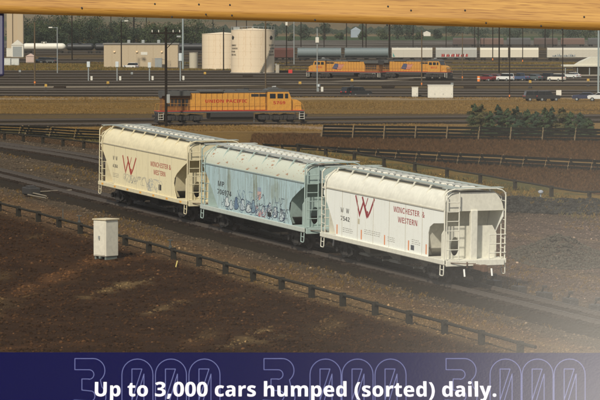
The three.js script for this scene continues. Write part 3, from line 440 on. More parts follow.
for (const [u, v, l] of [[110, 235, 0], [175, 268, 1], [63, 221, 2]]) if (l) { const p = onGround(u, v), g = thing('marker_stake', ['', 'short yellow marker stake leaning beside the pipe rail', 'thin dark stake standing at the pipe rail uphill of the cabinet'][l], 'stake', [p.x, p.y, p.z]); mesh('stake', J([bar(V(0, -0.1, 0), V(l === 1 ? 0.12 : 0, l === 1 ? 0.36 : 0.7, 0), 0.05)]), l === 1 ? std([0.62, 0.50, 0.16]) : M.pipe, g); }

// ---------------------------------------------------------------- drift fences: leaning panels of dark boards between tan struts
const boardGeo = {};
function driftFence(label, line, panel, rows, rowH, gap, lean, group) {
  const a = line[0].isVector3 ? line[0] : onGround(...line[0]), b = line[1].isVector3 ? line[1] : onGround(...line[1]); const n = Math.max(1, Math.round(a.distanceTo(b) / panel)), d = b.clone().sub(a).setY(0).normalize(), yaw = -Math.atan2(d.z, d.x), g = thing('drift_fence', label, 'fence', [a.x, hgt(a.x, a.z), a.z], yaw, group);
  const L = a.distanceTo(b) / n, key = L.toFixed(2) + rowH, bg = boardGeo[key] ??= uvBox(rbox(0, L * 0.955, 0, rowH, -0.025, 0.025, 0.008, 1)), H = rows * rowH + (rows - 1) * gap;
  const sg = J([bar(V(0, -0.25, 0.28), V(0, H + 0.12, -lean * H + 0.02), 0.10, 0.12), bar(V(0, -0.2, -0.95 - lean), V(0, H * 0.8, -lean * H * 0.75 - 0.06), 0.09, 0.09), bar(V(-0.16, H * 0.1, 0.19), V(0.2, H + 0.05, -lean * H + 0.10), 0.05, 0.14)]);
  for (let i = 0; i <= n; i++) {
    const x = i * L, p = a.clone().addScaledVector(d, x), y = hgt(p.x, p.z) - g.position.y, y2 = hgt(p.x + d.x * L, p.z + d.z * L) - g.position.y;
    const s = mesh('strut', sg, M.post, g); s.position.set(x, y, 0); s.rotation.z = rr(-0.05, 0.05);
    if (i < n) for (let k = 0; k < rows; k++) { const yy = k * (rowH + gap), q = mesh('board', bg, M.slat, g); q.position.set(x + L * 0.025, y + yy + 0.1 + rr(-0.015, 0.015), 0.2 - lean * yy + 0.07); q.rotation.set(-lean * 0.9, 0, (y2 - y) / L + rr(-0.012, 0.012)); }
  }
  return g;
}
const FG = 'drift fences of dark boards across the weedy banks';
driftFence('long dark board drift fence running before the clump of cedars', [[322, 137.8], [640, 142.2]], 4.0, 4, 0.29, 0.11, 0.32, FG);
driftFence('long dark board drift fence between the two brown weed banks', [[262, 153.4], [640, 173.4]], 3.45, 3, 0.26, 0.11, 0.3, FG);
driftFence('short dark board drift fence ending before the cream hopper car, rear row', [T(-88, -17.4), T(-73.4, -21.1)], 3.4, 4, 0.13, 0.07, 0.3, FG);
driftFence('short dark board drift fence ending before the cream hopper car, front row', [T(-75, -20.0), T(-64.5, -22.6)], 3.4, 4, 0.14, 0.07, 0.3, FG);

// ---------------------------------------------------------------- leaves, trees
function leaves(n, place, size, flat = 0.5) {             // many small folded faces
  const P = new Float32Array(n * 12), N = new Float32Array(n * 12), Cc = new Float32Array(n * 12), I = []; const a = V(), b = V(), q = V(), nn = V();
  for (let i = 0; i < n; i++) {
    const { p, out, tint } = place(i); const s = size * rr(0.55, 1.35); nn.copy(out).add(q.set(rr(-1, 1), rr(-1, 1), rr(-1, 1)).multiplyScalar(0.9)).normalize();
    a.set(rr(-1, 1), rr(-1, 1), rr(-1, 1)).cross(nn).normalize().multiplyScalar(s); b.copy(nn).cross(a).normalize().multiplyScalar(s * flat);
    [[-1, 0], [0, 1], [1, 0], [0, -1]].forEach(([u, v], k) => { const o = i * 12 + k * 3; P[o] = p.x + a.x * u + b.x * v; P[o + 1] = p.y + a.y * u + b.y * v; P[o + 2] = p.z + a.z * u + b.z * v; N[o] = nn.x; N[o + 1] = nn.y; N[o + 2] = nn.z; Cc[o] = tint[0]; Cc[o + 1] = tint[1]; Cc[o + 2] = tint[2]; });
    const k = i * 4; I.push(k, k + 2, k + 1, k, k + 3, k + 2);
  }
  const g = new THREE.BufferGeometry(); g.setAttribute('position', new THREE.BufferAttribute(P, 3)); g.setAttribute('normal', new THREE.BufferAttribute(N, 3)); g.setAttribute('color', new THREE.BufferAttribute(Cc, 3)); g.setIndex(I); return g;
}
const leafMat = new THREE.MeshStandardMaterial({ vertexColors: true, roughness: 0.85, side: THREE.DoubleSide });
function broadCrown(h, r, n, tint, size) {
  const cl = []; const m = 9 + Math.floor(rnd() * 5); for (let k = 0; k < m; k++) { const a = rnd() * 6.283, e = rr(0.1, 0.95); cl.push([Math.cos(a) * r * 0.62 * Math.sin(e * 3.0) * rr(0.5, 1.1), h * e, Math.sin(a) * r * 0.62 * Math.sin(e * 3.0) * rr(0.5, 1.1), r * rr(0.3, 0.55)]); }
  return leaves(n, () => { const c = cl[Math.floor(rnd() * m)], u = rr(-1, 1), a = rnd() * 6.283, w = Math.sqrt(1 - u * u), o = V(w * Math.cos(a), u, w * Math.sin(a)), k = Math.cbrt(rr(0.25, 1)), v = rr(0.7, 1.35); return { p: V(c[0] + o.x * c[3] * k, c[1] + o.y * c[3] * k * 0.85, c[2] + o.z * c[3] * k), out: o, tint: [tint[0] * v, tint[1] * v, tint[2] * v] }; }, size);
}
function trunkGeo(h, r) { const l = [rod(V(0, -0.4, 0), V(0, h * 0.55, 0), r, r * 0.55, 7), rod(V(0, h * 0.5, 0), V(h * 0.05, h * 0.85, 0), r * 0.55, r * 0.2, 6)]; for (let k = 0; k < 4; k++) { const a = rnd() * 6.28, y = h * rr(0.25, 0.55); l.push(rod(V(0, y, 0), V(Math.cos(a) * h * 0.22, y + h * 0.25, Math.sin(a) * h * 0.22), r * 0.4, r * 0.12, 5)); } return J(l); }
function cedarCrown(h, r, n, tint, size) {
  const m = 60, br = []; for (let k = 0; k < m; k++) br.push([rnd() * 6.283, (k + rnd()) / m, rr(0.65, 1.15)]);
  return leaves(n, () => { const [a0, e, L] = br[Math.floor(rnd() * m)], k = Math.pow(rnd(), 0.6), y = h * (0.06 + 0.94 * e), R = r * (1 - e) ** 0.55 * L * k + 0.03, a = a0 + rr(-0.32, 0.32), v = rr(0.6, 1.4); return { p: V(Math.cos(a) * R, y - 0.10 * R + rr(-0.12, 0.12), Math.sin(a) * R), out: V(Math.cos(a), 0.7, Math.sin(a)), tint: [tint[0] * v, tint[1] * v, tint[2] * v] }; }, size, 0.42);
}
function tree(name, label, u, v, h, r, n, tint, size, group, cedar, cat = 'tree') {
  const p = cedar ? onGround(u, v) : G(u, v), y = hgt(p.x, p.z), g = thing(name, label, cat, [p.x, y, p.z], 0, group);
  mesh('trunk', trunkGeo(h, cedar ? 0.07 : 0.03 * h), M.bark, g); mesh('crown', (cedar ? cedarCrown : broadCrown)(h, r, n, tint, size), leafMat, g); return g;
}
{ // clump of small evergreens before the rear drift fence
  const L = [[474, 4, 2.2, 0], [481, 13, 2.6, 1], [490, 3.1, 1.6, 0], [498, 3.8, 1.8, 2], [507, 3.4, 1.7, 0], [516, 3.7, 1.9, 2], [527, 3.2, 1.8, 0], [536, 3.0, 1.9, 2], [545, 3.5, 1.6, 0], [552, 3.5, 1.5, 2], [562, 3.5, 1.9, 1], [570, 3.0, 1.7, 0], [580, 2.8, 1.9, 2], [588, 2.2, 1.5, 0]];
  const tints = [[0.034, 0.058, 0.017], [0.070, 0.064, 0.016], [0.024, 0.048, 0.021]], words = ['deep green cedar in the clump behind the rear drift fence', 'yellowing bush in the clump behind the rear drift fence', 'blue-green cedar in the clump behind the rear drift fence'];
  L.forEach(([u, h, r, k], i) => tree('cedar', words[k], u, 136.2 + (i % 3) * 0.5, Math.min(h, 3.9) * 1.02, r * 0.85, 10000, tints[k], 0.066, 'evergreens clumped behind the drift fence', true));
}
{ // belt of broadleaf trees beyond the fuelling yard, and scattered ones on the plain
  const words = ['dark green broadleaf tree in the belt beyond the fuelling yard', 'yellowing broadleaf tree in the belt beyond the fuelling yard', 'mid green broadleaf tree in the belt beyond the fuelling yard'], tints = [[0.017, 0.030, 0.011], [0.085, 0.060, 0.014], [0.036, 0.050, 0.013]];
  for (let i = 0; i < 64; i++) { const k = [0, 2, 0, 1, 2, 0, 2][i % 7], u = 20 + i * 2.95 + rr(-2, 2), v = rr(45.4, 48.2), h = (i % 5 === 0 ? rr(13, 17) : rr(8.5, 14)) * (u < 100 ? 1.12 : 0.92); tree('broadleaf_tree', words[k], u, v, h, h * rr(0.48, 0.66), 1500, tints[k], 0.45, 'tree belt beyond the fuelling yard'); }
  const far = [[271, 41, 11, 9, 0], [263, 40.5, 6, 5, 2], [304, 39.6, 10, 8, 0], [325, 39.8, 13, 8, 0], [384, 39.4, 8, 9, 2], [397, 39.2, 12, 10, 0], [407, 39.2, 11, 10, 0], [437, 38.8, 7, 7, 0], [452, 37.6, 9, 14, 0], [478, 38.2, 7, 14, 0], [513, 38.2, 6, 13, 0], [290, 41, 5, 5, 2], [340, 39.6, 4.5, 6, 2], [362, 39.4, 5, 6, 2], [418, 39.5, 5, 6, 2], [545, 38, 6, 10, 0], [572, 38.5, 8, 12, 0], [590, 38.8, 9, 11, 2]];
  for (const [u, v, h, r, k] of far) tree('field_tree', ['dark tree standing far out on the farm plain', '', 'low green bush standing far out on the farm plain'][k], u, v, h, r * 0.75, 800, tints[k], 0.6, 'trees scattered over the farm plain');
  const wd = mesh('distant_wood', leaves(40000, () => { const u = rr(205, 640), c = nz(u * 0.06, 3.1) + 0.6 * nz(u * 0.2, 8.1), p = G(u, rr(33.2, 34.6)), h = Math.max(2.5, 6.5 + 8 * c), y = h * Math.sqrt(rnd()), v = rr(0.6, 1.4); return { p: V(p.x, hgt(p.x, p.z) + y, p.z), out: V(0, 0.6, 1), tint: [0.020 * v, 0.030 * v, 0.013 * v] }; }, 0.95), leafMat); tag(wd, 'far-off dark hedge and wood along the foot of the tan hill', 'wood', null, 'stuff');
}

// ---------------------------------------------------------------- diesel locomotives (front at +x, rail top at y = 0)
const grime = grimeMap;
const Y = std([0.68, 0.345, 0.05], 0.6, { map: grime }), LG = worn([0.07, 0.072, 0.07], 0.7), RED = std([0.45, 0.035, 0.02], 0.6), silver = worn([0.42, 0.43, 0.42], 0.6);
const LOCO = (() => {
  const g = {};
  g.frame = J([box(-10.6, 10.4, 1.32, 1.56, -1.45, 1.45)]); g.stripe = J([box(-10.6, 10.4, 1.56, 1.64, -1.47, 1.47)]);
  g.hood = J([rbox(-9.9, 5.1, 1.64, 4.12, -0.95, 0.95, 0.06)]); g.hoodRoof = J([rbox(-9.9, 5.1, 4.08, 4.36, -0.93, 0.93, 0.1), rbox(-4.6, -1.2, 4.2, 4.52, -1.2, 1.2, 0.08), rbox(1.0, 2.6, 4.3, 4.6, -0.5, 0.5, 0.08), rbox(-0.6, 0.6, 4.3, 4.5, -0.7, 0.7, 0.06)]);
  g.radiator = J([(() => { const b = plate([[-0.95, 3.45], [0.95, 3.45], [1.5, 3.75], [1.5, 4.42], [-1.5, 4.42], [-1.5, 3.75]], 4.0).rotateY(Math.PI / 2).translate(-8.0, 0, 0); return b; })()]);
  g.fan = J([cylY(0, 4.42, 4.52, 0, 0.62, 20)]);
  g.grille = J([rbox(-0.19, 0.19, 2.3, 3.28, 0.93, 0.985, 0.01, 1)]);
  g.intake = J([rbox(-0.55, 0.55, 3.55, 3.95, 0.9, 0.99, 0.01, 1)]);
  g.door = J([rbox(-0.352, 0.352, 1.70, 4.06, 0.9, 0.985, 0.012, 1), box(0.22, 0.28, 2.7, 2.9, 0.98, 1.0)]);
  g.cab = J([plate([[5.1, 1.64], [8.55, 1.64], [8.55, 3.3], [8.15, 4.28], [5.1, 4.28]], 2.96)]); g.cabRoof = J([plate([[5.0, 4.24], [8.3, 4.24], [8.0, 4.52], [7.2, 4.66], [5.4, 4.66], [5.0, 4.5]], 3.0), rbox(5.5, 6.9, 4.6, 4.82, -0.5, 0.5, 0.05)]);
  g.nose = J([plate([[8.5, 1.64], [10.1, 1.64], [10.05, 2.75], [9.4, 3.12], [8.5, 3.25]], 2.1)]);
  g.window = J([rbox(-0.42, 0.42, 3.3, 3.98, 1.46, 1.495, 0.01, 1)]); g.windscreen = J([bar(V(8.57, 3.36, 0), V(8.22, 4.14, 0), 2.4, 0.03)]);
  g.tank = J([plate([[-1.2, 0.45], [1.2, 0.45], [1.42, 0.75], [1.42, 1.3], [-1.42, 1.3], [-1.42, 0.75]], 6.2).rotateY(Math.PI / 2)]);
  g.wheel = wheelGeo(0.53); g.truck = J([plate([[-2.75, 0.45], [-2.3, 0.3], [2.3, 0.3], [2.75, 0.45], [2.75, 1.0], [1.4, 1.15], [0.9, 0.95], [-0.9, 0.95], [-1.4, 1.15], [-2.75, 1.0]], 0.16).translate(0, 0, 1.05), ...[-2.05, 0, 2.05].map((x) => rbox(x - 0.26, x + 0.26, 0.3, 0.8, 1.05, 1.3, 0.05)), ...[-1.3, -0.75, 0.75, 1.3].map((x) => cylY(x, 0.45, 0.95, 1.2, 0.1, 8))]);
  g.pilot = J([plate([[-1.4, 0.28], [1.4, 0.28], [1.4, 1.34], [-1.4, 1.34]], 0.12).rotateY(Math.PI / 2).translate(10.5, 0, 0), bar(V(10.5, 0.35, -1.3), V(10.85, 0.2, 0), 0.1, 0.5), bar(V(10.5, 0.35, 1.3), V(10.85, 0.2, 0), 0.1, 0.5)]);
  g.steps = J([0.4, 0.75, 1.1].map((y, k) => box(9.75, 10.45, y, y + 0.05, 1.1, 1.45)).concat([box(9.72, 9.76, 0.35, 1.4, 1.1, 1.46), box(10.42, 10.46, 0.35, 1.4, 1.1, 1.46)]));
  g.coupler = J([rbox(10.5, 11.0, 0.78, 1.02, -0.12, 0.12, 0.03), rbox(10.9, 11.2, 0.72, 1.06, -0.2, 0.08, 0.05)]);
  const r = [tube([V(-10.5, 1.6, 1.4), V(-10.4, 2.6, 1.4), V(-9.6, 2.66, 1.4), V(4.6, 2.66, 1.4), V(5.0, 2.4, 1.4)], 0.022, 60, 5)]; for (let x = -9.6; x < 5; x += 1.6) r.push(rod(V(x, 1.6, 1.4), V(x, 2.66, 1.4), 0.018, 0.018, 5)); r.push(tube([V(8.9, 1.6, 1.4), V(9.0, 2.6, 1.4), V(10.1, 2.6, 1.4), V(10.4, 1.9, 1.4), V(10.45, 0.9, 1.4)], 0.022, 30, 5)); g.rails = J(r);
  g.horn = J([rod(V(6.1, 4.95, -0.2), V(6.7, 4.95, -0.2), 0.05, 0.1), rod(V(6.1, 4.95, 0.05), V(6.6, 4.95, 0.05), 0.05, 0.1), cylY(6.15, 4.8, 4.95, 0, 0.04, 6)]);
  g.stack = J([rbox(2.0, 2.7, 4.55, 4.8, -0.25, 0.25, 0.04)]); g.lamp = J([cylZ(0, 0, 0, 0.12, 0.06, 12).rotateY(Math.PI / 2)]); g.plateN = J([rbox(-0.3, 0.3, -0.14, 0.14, -0.01, 0.01, 0.004, 1)]);
  return g;
})();
function decal(w, h, tex, rough = 0.6) { return [new THREE.PlaneGeometry(w, h), new THREE.MeshStandardMaterial({ map: tex, alphaTest: 0.5, roughness: rough })]; }
const texUP = canvasTex(1024, 128, (c, w, h) => { c.clearRect(0, 0, w, h); c.font = 'bold 118px sans-serif'; const s = 'UNION PACIFIC', m = c.measureText(s).width; c.scale((w - 10) / m, 1); c.fillStyle = '#a31a0c'; c.fillText(s, 4, 108); });
const texNo = (s) => canvasTex(256, 96, (c, w, h) => { c.font = 'bold 96px sans-serif'; const m = c.measureText(s).width; c.scale((w - 8) / m, 1); c.fillStyle = '#a31a0c'; c.fillText(s, 3, 84); });
const texFlag = canvasTex(512, 256, (c, w, h) => { // waving striped flag with a blue field
  for (let i = 0; i < 9; i++) { c.fillStyle = i % 2 ? '#b99a80' : '#9c3a2c'; c.beginPath(); const y = 30 + i * 22; c.moveTo(150, y + 14); c.bezierCurveTo(260, y - 24, 380, y + 30, 505 - i * 16, y - 6); c.lineTo(505 - i * 16, y + 16); c.bezierCurveTo(380, y + 52, 260, y - 2, 150, y + 36); c.fill(); }
  c.fillStyle = '#39405c'; c.beginPath(); c.moveTo(10, 190); c.lineTo(120, 16); c.bezierCurveTo(190, 10, 220, 20, 262, 26); c.lineTo(250, 150); c.lineTo(190, 236); c.closePath(); c.fill();
  c.fillStyle = '#8c8c90'; for (let j = 0; j < 4; j++) for (let i = 0; i < 4; i++) c.fillRect(108 + i * 36 - j * 12, 48 + j * 34, 9, 9);
});
const hoodM = std([0.24, 0.11, 0.02], 0.7, { map: grimeMap });  // darker yellow behind the doors, painting the shade in the gaps between them
function locomotive(label, pos, yaw, o = {}) {
  const g = thing('diesel_locomotive', label, 'locomotive', pos, yaw, o.group), yl = o.yellow || Y;
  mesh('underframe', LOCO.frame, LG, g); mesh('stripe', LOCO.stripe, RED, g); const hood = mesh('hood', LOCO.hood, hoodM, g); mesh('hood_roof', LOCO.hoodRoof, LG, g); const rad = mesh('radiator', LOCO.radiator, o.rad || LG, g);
  for (const x of [-9.2, -8.0, -6.8]) mesh('fan', LOCO.fan, M.steelDark, rad).position.x = x;
  mesh('cab', LOCO.cab, yl, g); mesh('cab_roof', LOCO.cabRoof, LG, g); mesh('nose', LOCO.nose, yl, g); mesh('windscreen', LOCO.windscreen, M.glassDark, g); mesh('fuel_tank', LOCO.tank, M.steelDark, g);
  for (const s of [1, -1]) {
    const two = (n, geo, m, x = 0, y = 0, p = g) => { const q = mesh(n, geo, m, p); q.position.set(s > 0 ? x : x, y, 0); if (s < 0) { q.scale.z = -1; } return q; };
    for (let k = 0; k < 6; k++) two('grille', LOCO.grille, M.black, -9.0 + k * 0.52);
    for (const x of [-9.0, -7.6, 3.4, 4.55]) two('intake_screen', LOCO.intake, M.black, x);
    for (let k = 0; k < 14; k++) two('hood_door', LOCO.door, yl, -5.55 + k * 0.775);
    for (const x of [5.85, 6.95, 7.85]) { const q = two('window', LOCO.window, M.glassDark, x); q.scale.x = x > 7.5 ? 0.55 : 1; }
    two('handrail', LOCO.rails, yl); two('side_steps', LOCO.steps, M.white); const e = two('side_steps', LOCO.steps, M.white, -0.1); e.scale.x = -1;
    if (o.flag) { const [a, b] = decal(o.flag[1], 1.7, texFlag), q = mesh('flag_emblem', a, b, g); q.position.set(o.flag[0], 2.85, 1.004 * s); if (s < 0) q.rotation.y = Math.PI; }
    else { const [a, b] = decal(6.2, 0.66, texUP), q = mesh('lettering', a, b, g); q.position.set(-0.75, 2.98, 1.004 * s); if (s < 0) q.rotation.y = Math.PI; }
    const [a, b] = decal(1.85, 0.62, texNo(o.number || '5769')), q = mesh('road_number', a, b, g); q.position.set(6.8, 2.72, 1.492 * s); if (s < 0) q.rotation.y = Math.PI;
  }
  for (const s of [1, -1]) { const q = mesh('pilot', LOCO.pilot, M.steelDark, g), c = mesh('coupler', LOCO.coupler, M.steelDark, g); if (s < 0) { q.rotation.y = c.rotation.y = Math.PI; } }
  mesh('horn', LOCO.horn, silver, g); mesh('exhaust_stack', LOCO.stack, M.black, g);
  for (const z of [-0.3, 0.3]) mesh('headlight', LOCO.lamp, M.white, g).position.set(10.07, 2.5, z);
  for (const x of [-6.9, 6.6]) { const t = new THREE.Group(); t.name = 'truck'; t.position.x = x; g.add(t); mesh('truck_frame', LOCO.truck, M.steelDark, t); mesh('truck_frame', LOCO.truck, M.steelDark, t).rotation.y = Math.PI; for (const k of [-2.05, 0, 2.05]) for (const s of [1, -1]) { const w = mesh('wheel', LOCO.wheel, M.wheel, t); w.position.set(k, 0.53, 0.75 * s); if (s < 0) w.rotation.y = Math.PI; } }
  return g;
}
{
  const p = G(230, 121.9, 0.45), q = G(231, 121.9 - 0.0073, 0.45); locomotive('yellow diesel locomotive lettered UNION PACIFIC, standing alone behind the cream hopper car', [p.x, 0.45 + hgt(p.x, p.z), p.z], -Math.atan2(q.z - p.z, q.x - p.x), {});
  const y2 = std([0.64, 0.32, 0.05], 0.6, { map: grime });
  const a = G(345.8, 78.2, 0.45), b = G(412.4, 78.2, 0.45), s = F / -a.z; const yaw = 0.60;
  locomotive('yellow locomotive with a waving flag on its hood, cab towards the storage tanks', [a.x, 0.45, a.z], Math.PI - yaw * 0.9, { group: 'pair of flag-painted locomotives', flag: [1.6, 3.6], yellow: y2, number: '8436' });
  locomotive('yellow locomotive with a waving flag on its hood, cab towards the parked cars', [b.x, 0.45, b.z - 0], -yaw * 0.9, { group: 'pair of flag-painted locomotives', flag: [-1.0, 3.6], yellow: y2, number: '8512' });
}

scene.fog = new THREE.FogExp2(new THREE.Color().setRGB(0.82, 0.82, 0.78), 0.000025);
// ---------------------------------------------------------------- freight cars standing beyond
const FR = (() => {
  const g = {}; const lens = (L, pts) => J([plate(pts, L).rotateY(Math.PI / 2)]);
  g.round = lens(15.4, Array.from({ length: 20 }, (_, i) => { const a = i / 20 * 6.283; return [Math.cos(a) * 1.55, 2.85 + Math.sin(a) * 1.65]; }));
  g.boxy = lens(15.4, [[-1.5, 1.15], [1.5, 1.15], [1.55, 3.9], [1.2, 4.4], [0, 4.6], [-1.2, 4.4], [-1.55, 3.9]]);
  g.tank = J([new THREE.CapsuleGeometry(1.5, 13.4, 8, 24).rotateZ(Math.PI / 2).translate(0, 2.75, 0)]); g.dome = J([cylY(0, 4.1, 4.75, 0, 0.45, 16), rbox(-1.0, 1.0, 4.2, 4.28, -0.9, 0.9, 0.02), ...[-0.9, 0.9].flatMap((x) => [rod(V(x, 4.2, 0.85), V(x, 4.95, 0.85), 0.03), rod(V(x, 4.2, -0.85), V(x, 4.95, -0.85), 0.03)]), rod(V(-0.9, 4.95, 0.85), V(0.9, 4.95, 0.85), 0.03)]);
  g.sill = J([box(-8.1, 8.1, 0.85, 1.15, -1.35, 1.35)]); g.end = J([box(7.62, 7.7, 1.1, 4.3, -1.4, -1.3), box(7.62, 7.7, 1.1, 4.3, 1.3, 1.4), ...[1.6, 2.2, 2.8, 3.4, 4.0].map((y) => box(7.64, 7.68, y, y + 0.05, -1.4, 1.4))]);
  g.rib = J([box(-0.05, 0.05, 1.15, 3.9, 1.5, 1.59)]); g.walk = J([box(-7.4, 7.4, 4.62, 4.68, -0.5, 0.5)]); g.hatch = J([cylY(0, 4.5, 4.72, 0, 0.35, 12)]);
  g.chute = J([plate([[-1.5, 1.2], [1.5, 1.2], [0.4, 0.4], [-0.4, 0.4]], 1.9)]);
  g.truck = J([rbox(-1.2, 1.2, 0.3, 0.75, 0.95, 1.15, 0.05), rbox(-1.2, 1.2, 0.3, 0.75, -1.15, -0.95, 0.05), ...[-0.9, 0.9].flatMap((x) => [cylZ(x, 0.45, 0.75, 0.45, 0.12, 16), cylZ(x, 0.45, -0.75, 0.45, 0.12, 16)])]);
  return g;
})();
function freight(kind, name, label, cat, u0, u1, v, m, o = {}) {
  const a = G(u0, v, 0.45), b = G(u1, v, 0.45), g = thing(name, label, cat, [(a.x + b.x) / 2, 0.45, a.z], 0, o.group), k = (b.x - a.x) / 16.4; g.scale.x = k;
  mesh('body', FR[kind], m, g); mesh('underframe', FR.sill, M.steelDark, g);
  for (const s of [-5.9, 5.9]) mesh('truck', FR.truck, M.black, g).position.x = s;
  if (kind === 'tank') mesh('dome', FR.dome, m, g);
  else { mesh('roof_walk', FR.walk, M.galv, g); const e = mesh('end_ladder', FR.end, m, g), e2 = mesh('end_ladder', FR.end, m, g); e2.rotation.y = Math.PI; }
  if (kind === 'round' || o.hopper) { for (const x of [-4.2, 0, 4.2]) mesh('discharge_chute', FR.chute, M.steelDark, g).position.x = x; for (const x of [-5.5, -1.8, 1.8, 5.5]) mesh('roof_hatch', FR.hatch, m, g).position.x = x; }
  if (kind === 'boxy') for (let x = -6.8; x < 7; x += 1.7) mesh('side_rib', FR.rib, m, g).position.x = x;
  if (o.art) { const [p, q] = decal(o.art[2], o.art[3], o.art[4]), d = mesh('graffiti', p, q, g); d.position.set(o.art[0], o.art[1], 1.62); }
  return g;
}
const artRed = canvasTex(512, 128, (c, w, h) => { for (let i = 0; i < 22; i++) { c.fillStyle = ['#8f3230', '#a84a3e', '#6e2a2e', '#cfc7bd'][i % 4]; c.beginPath(); const x = 10 + i * 22; c.moveTo(x, 115); c.lineTo(x + 6, 20 + rr(0, 40)); c.lineTo(x + 26, 16 + rr(0, 40)); c.lineTo(x + 22, 112); c.fill(); } });
const artBlue = canvasTex(512, 128, (c, w, h) => { for (let i = 0; i < 12; i++) { c.fillStyle = ['#6f7a80', '#48545c', '#8d9290'][i % 3]; c.beginPath(); const x = 10 + i * 38; c.moveTo(x, 115); c.lineTo(x + 12, 50 + rr(0, 30)); c.lineTo(x + 30, 30 + rr(0, 60)); c.lineTo(x + 34, 112); c.fill(); } });
const artTeal = canvasTex(128, 128, (c) => { c.fillStyle = '#4f8d83'; c.beginPath(); c.moveTo(4, 124); c.lineTo(4, 10); c.lineTo(70, 124); c.fill(); });
const fg = 'freight cars standing on the far siding', slate = worn([0.15, 0.19, 0.20], 0.6), offw = worn([0.56, 0.53, 0.45], 0.7), wht = worn([0.68, 0.64, 0.53], 0.7), ltg = worn([0.42, 0.42, 0.39], 0.7);
freight('round', 'cylindrical_hopper', 'slate grey round-bodied hopper car beside the dark red one on the far siding', 'hopper car', 296, 342.5, 60.6, slate, { group: fg });
freight('round', 'cylindrical_hopper', 'slate grey round-bodied hopper car coupled to the white one on the far siding', 'hopper car', 343.2, 389.6, 60.6, slate, { group: fg });
freight('boxy', 'far_hopper', 'off-white hopper car with a teal corner patch on the far siding', 'hopper car', 390.4, 433.5, 60.6, offw, { group: fg, hopper: 1, art: [-6.6, 2.2, 1.6, 1.6, artTeal] });
freight('boxy', 'far_hopper', 'light grey hopper car with red graffiti on the far siding', 'hopper car', 434.3, 477.8, 60.6, ltg, { group: fg, hopper: 1, art: [-0.6, 2.0, 10.5, 1.5, artRed] });
freight('boxy', 'boxcar', 'cream boxcar beside the red graffiti car on the far siding', 'boxcar', 479, 508.5, 60.6, wht, { group: fg });
freight('boxy', 'boxcar', 'cream boxcar between two other cream boxcars on the far siding', 'boxcar', 509.2, 539, 60.6, wht, { group: fg });
freight('boxy', 'boxcar', 'cream boxcar with grey graffiti on the far siding behind the pavilion', 'boxcar', 545, 606, 60.6, offw, { group: fg, art: [-3, 2.1, 7, 1.6, artBlue] });
freight('boxy', 'red_hopper', 'dark red hopper car beside the larger storage tank', 'hopper car', 271, 295, 60.6, worn([0.10, 0.035, 0.025], 0.8), { hopper: 1, group: fg });
freight('tank', 'tank_car', 'white tank car on the siding before the tree belt', 'tank car', 22.5, 66, 53.0, worn([0.72, 0.70, 0.62], 0.5));
const blk = std([0.02, 0.02, 0.019], 0.5);
for (const [u0, u1] of [[66.5, 94], [94.6, 122], [122.6, 150], [178, 204], [150.5, 177.5]]) freight('tank', 'tank_car', 'black tank car on the siding before the tree belt', 'tank car', u0, u1, 53.2, blk, { group: 'black tank cars before the tree belt' });
for (let i = 0; i < 6; i++) { const u0 = 452 + i * 27; freight('boxy', 'distant_wagon', 'dull brown wagon in the row far beyond the boxcars', 'wagon', u0, u0 + 25, 46.4, worn([[0.10, 0.07, 0.06], [0.16, 0.10, 0.08], [0.09, 0.09, 0.09]][i % 3], 0.8), { group: 'row of dull wagons far beyond the boxcars' }); }

// ---------------------------------------------------------------- storage tanks
function storageTank(label, u, v, w, h, m, o = {}) {
  const p = G(u, v), s = scaleAt(u, v), r = w / 2 / s, H = h / s, g = thing('storage_tank', label, 'storage tank', [p.x, 0, p.z - r], 0, o.group);
  mesh('shell', uvBox(new THREE.CylinderGeometry(r, r, H, 48, 1, true).translate(0, H / 2, 0)), m, g);
  mesh('roof', uvBox(new THREE.ConeGeometry(r * 1.01, r * 0.09, 48).translate(0, H + r * 0.045, 0)), m, g); mesh('rim', uvBox(new THREE.TorusGeometry(r, 0.07, 6, 48).rotateX(Math.PI / 2).translate(0, H, 0)), m, g);
  mesh('footing', J([cylY(0, -0.3, 0.25, 0, r + 0.25, 40)]), M.concrete, g);
  if (o.stair) { const st = []; for (let k = 0; k <= 30; k++) { const a = 0.35 + k * 0.035; st.push(box(-0.4, 0.4, 0, 0.06, -0.3, 0.3).translate(0, H * k / 30, r + 0.35).rotateY(a)); } mesh('stair', J(st), M.galv, g); mesh('vent', J([cylY(0, H, H + 0.9, 0, 0.3, 10), rbox(-r * 0.9, -r * 0.6, H, H + 0.8, -0.5, 0.5, 0.04)]), M.galv, g); const rl = []; for (let k = 0; k < 24; k++) { const a = k / 24 * 6.283; rl.push(rod(V(Math.cos(a) * r, H, Math.sin(a) * r), V(Math.cos(a) * r, H + 1, Math.sin(a) * r), 0.035, 0.035, 5)); } rl.push(new THREE.TorusGeometry(r, 0.035, 5, 48).rotateX(Math.PI / 2).translate(0, H + 1, 0)); mesh('guard_rail', J(rl), M.galv, g); }
  return [g, r, H];
}
const tankTex = canvasTex(1024, 512, (c, w, h) => { c.fillStyle = '#d9c6a8'; c.fillRect(0, 0, w, h); for (let i = 0; i < 60; i++) { c.fillStyle = `rgba(150,98,52,${0.10 * rnd()})`; c.fillRect(rnd() * w, rnd() * 60, rr(2, 10), rr(60, 480)); } c.fillStyle = 'rgba(160,100,56,0.22)'; for (const x of [0.18, 0.235, 0.31, 0.72]) for (let k = 0; k < 30; k++) c.fillRect(x * w + rr(-5, 5), k * 16, rr(1, 5), rr(8, 26)); for (let k = 1; k < 6; k++) { c.fillStyle = 'rgba(120,96,64,0.25)'; c.fillRect(0, k * h / 6, w, 2); } for (let i = 0; i < 700; i++) { c.fillStyle = `rgba(150,90,45,${0.3 * rnd()})`; c.fillRect(rnd() * w, h - 34 * rnd() * rnd(), rr(2, 8), rr(2, 6)); } });
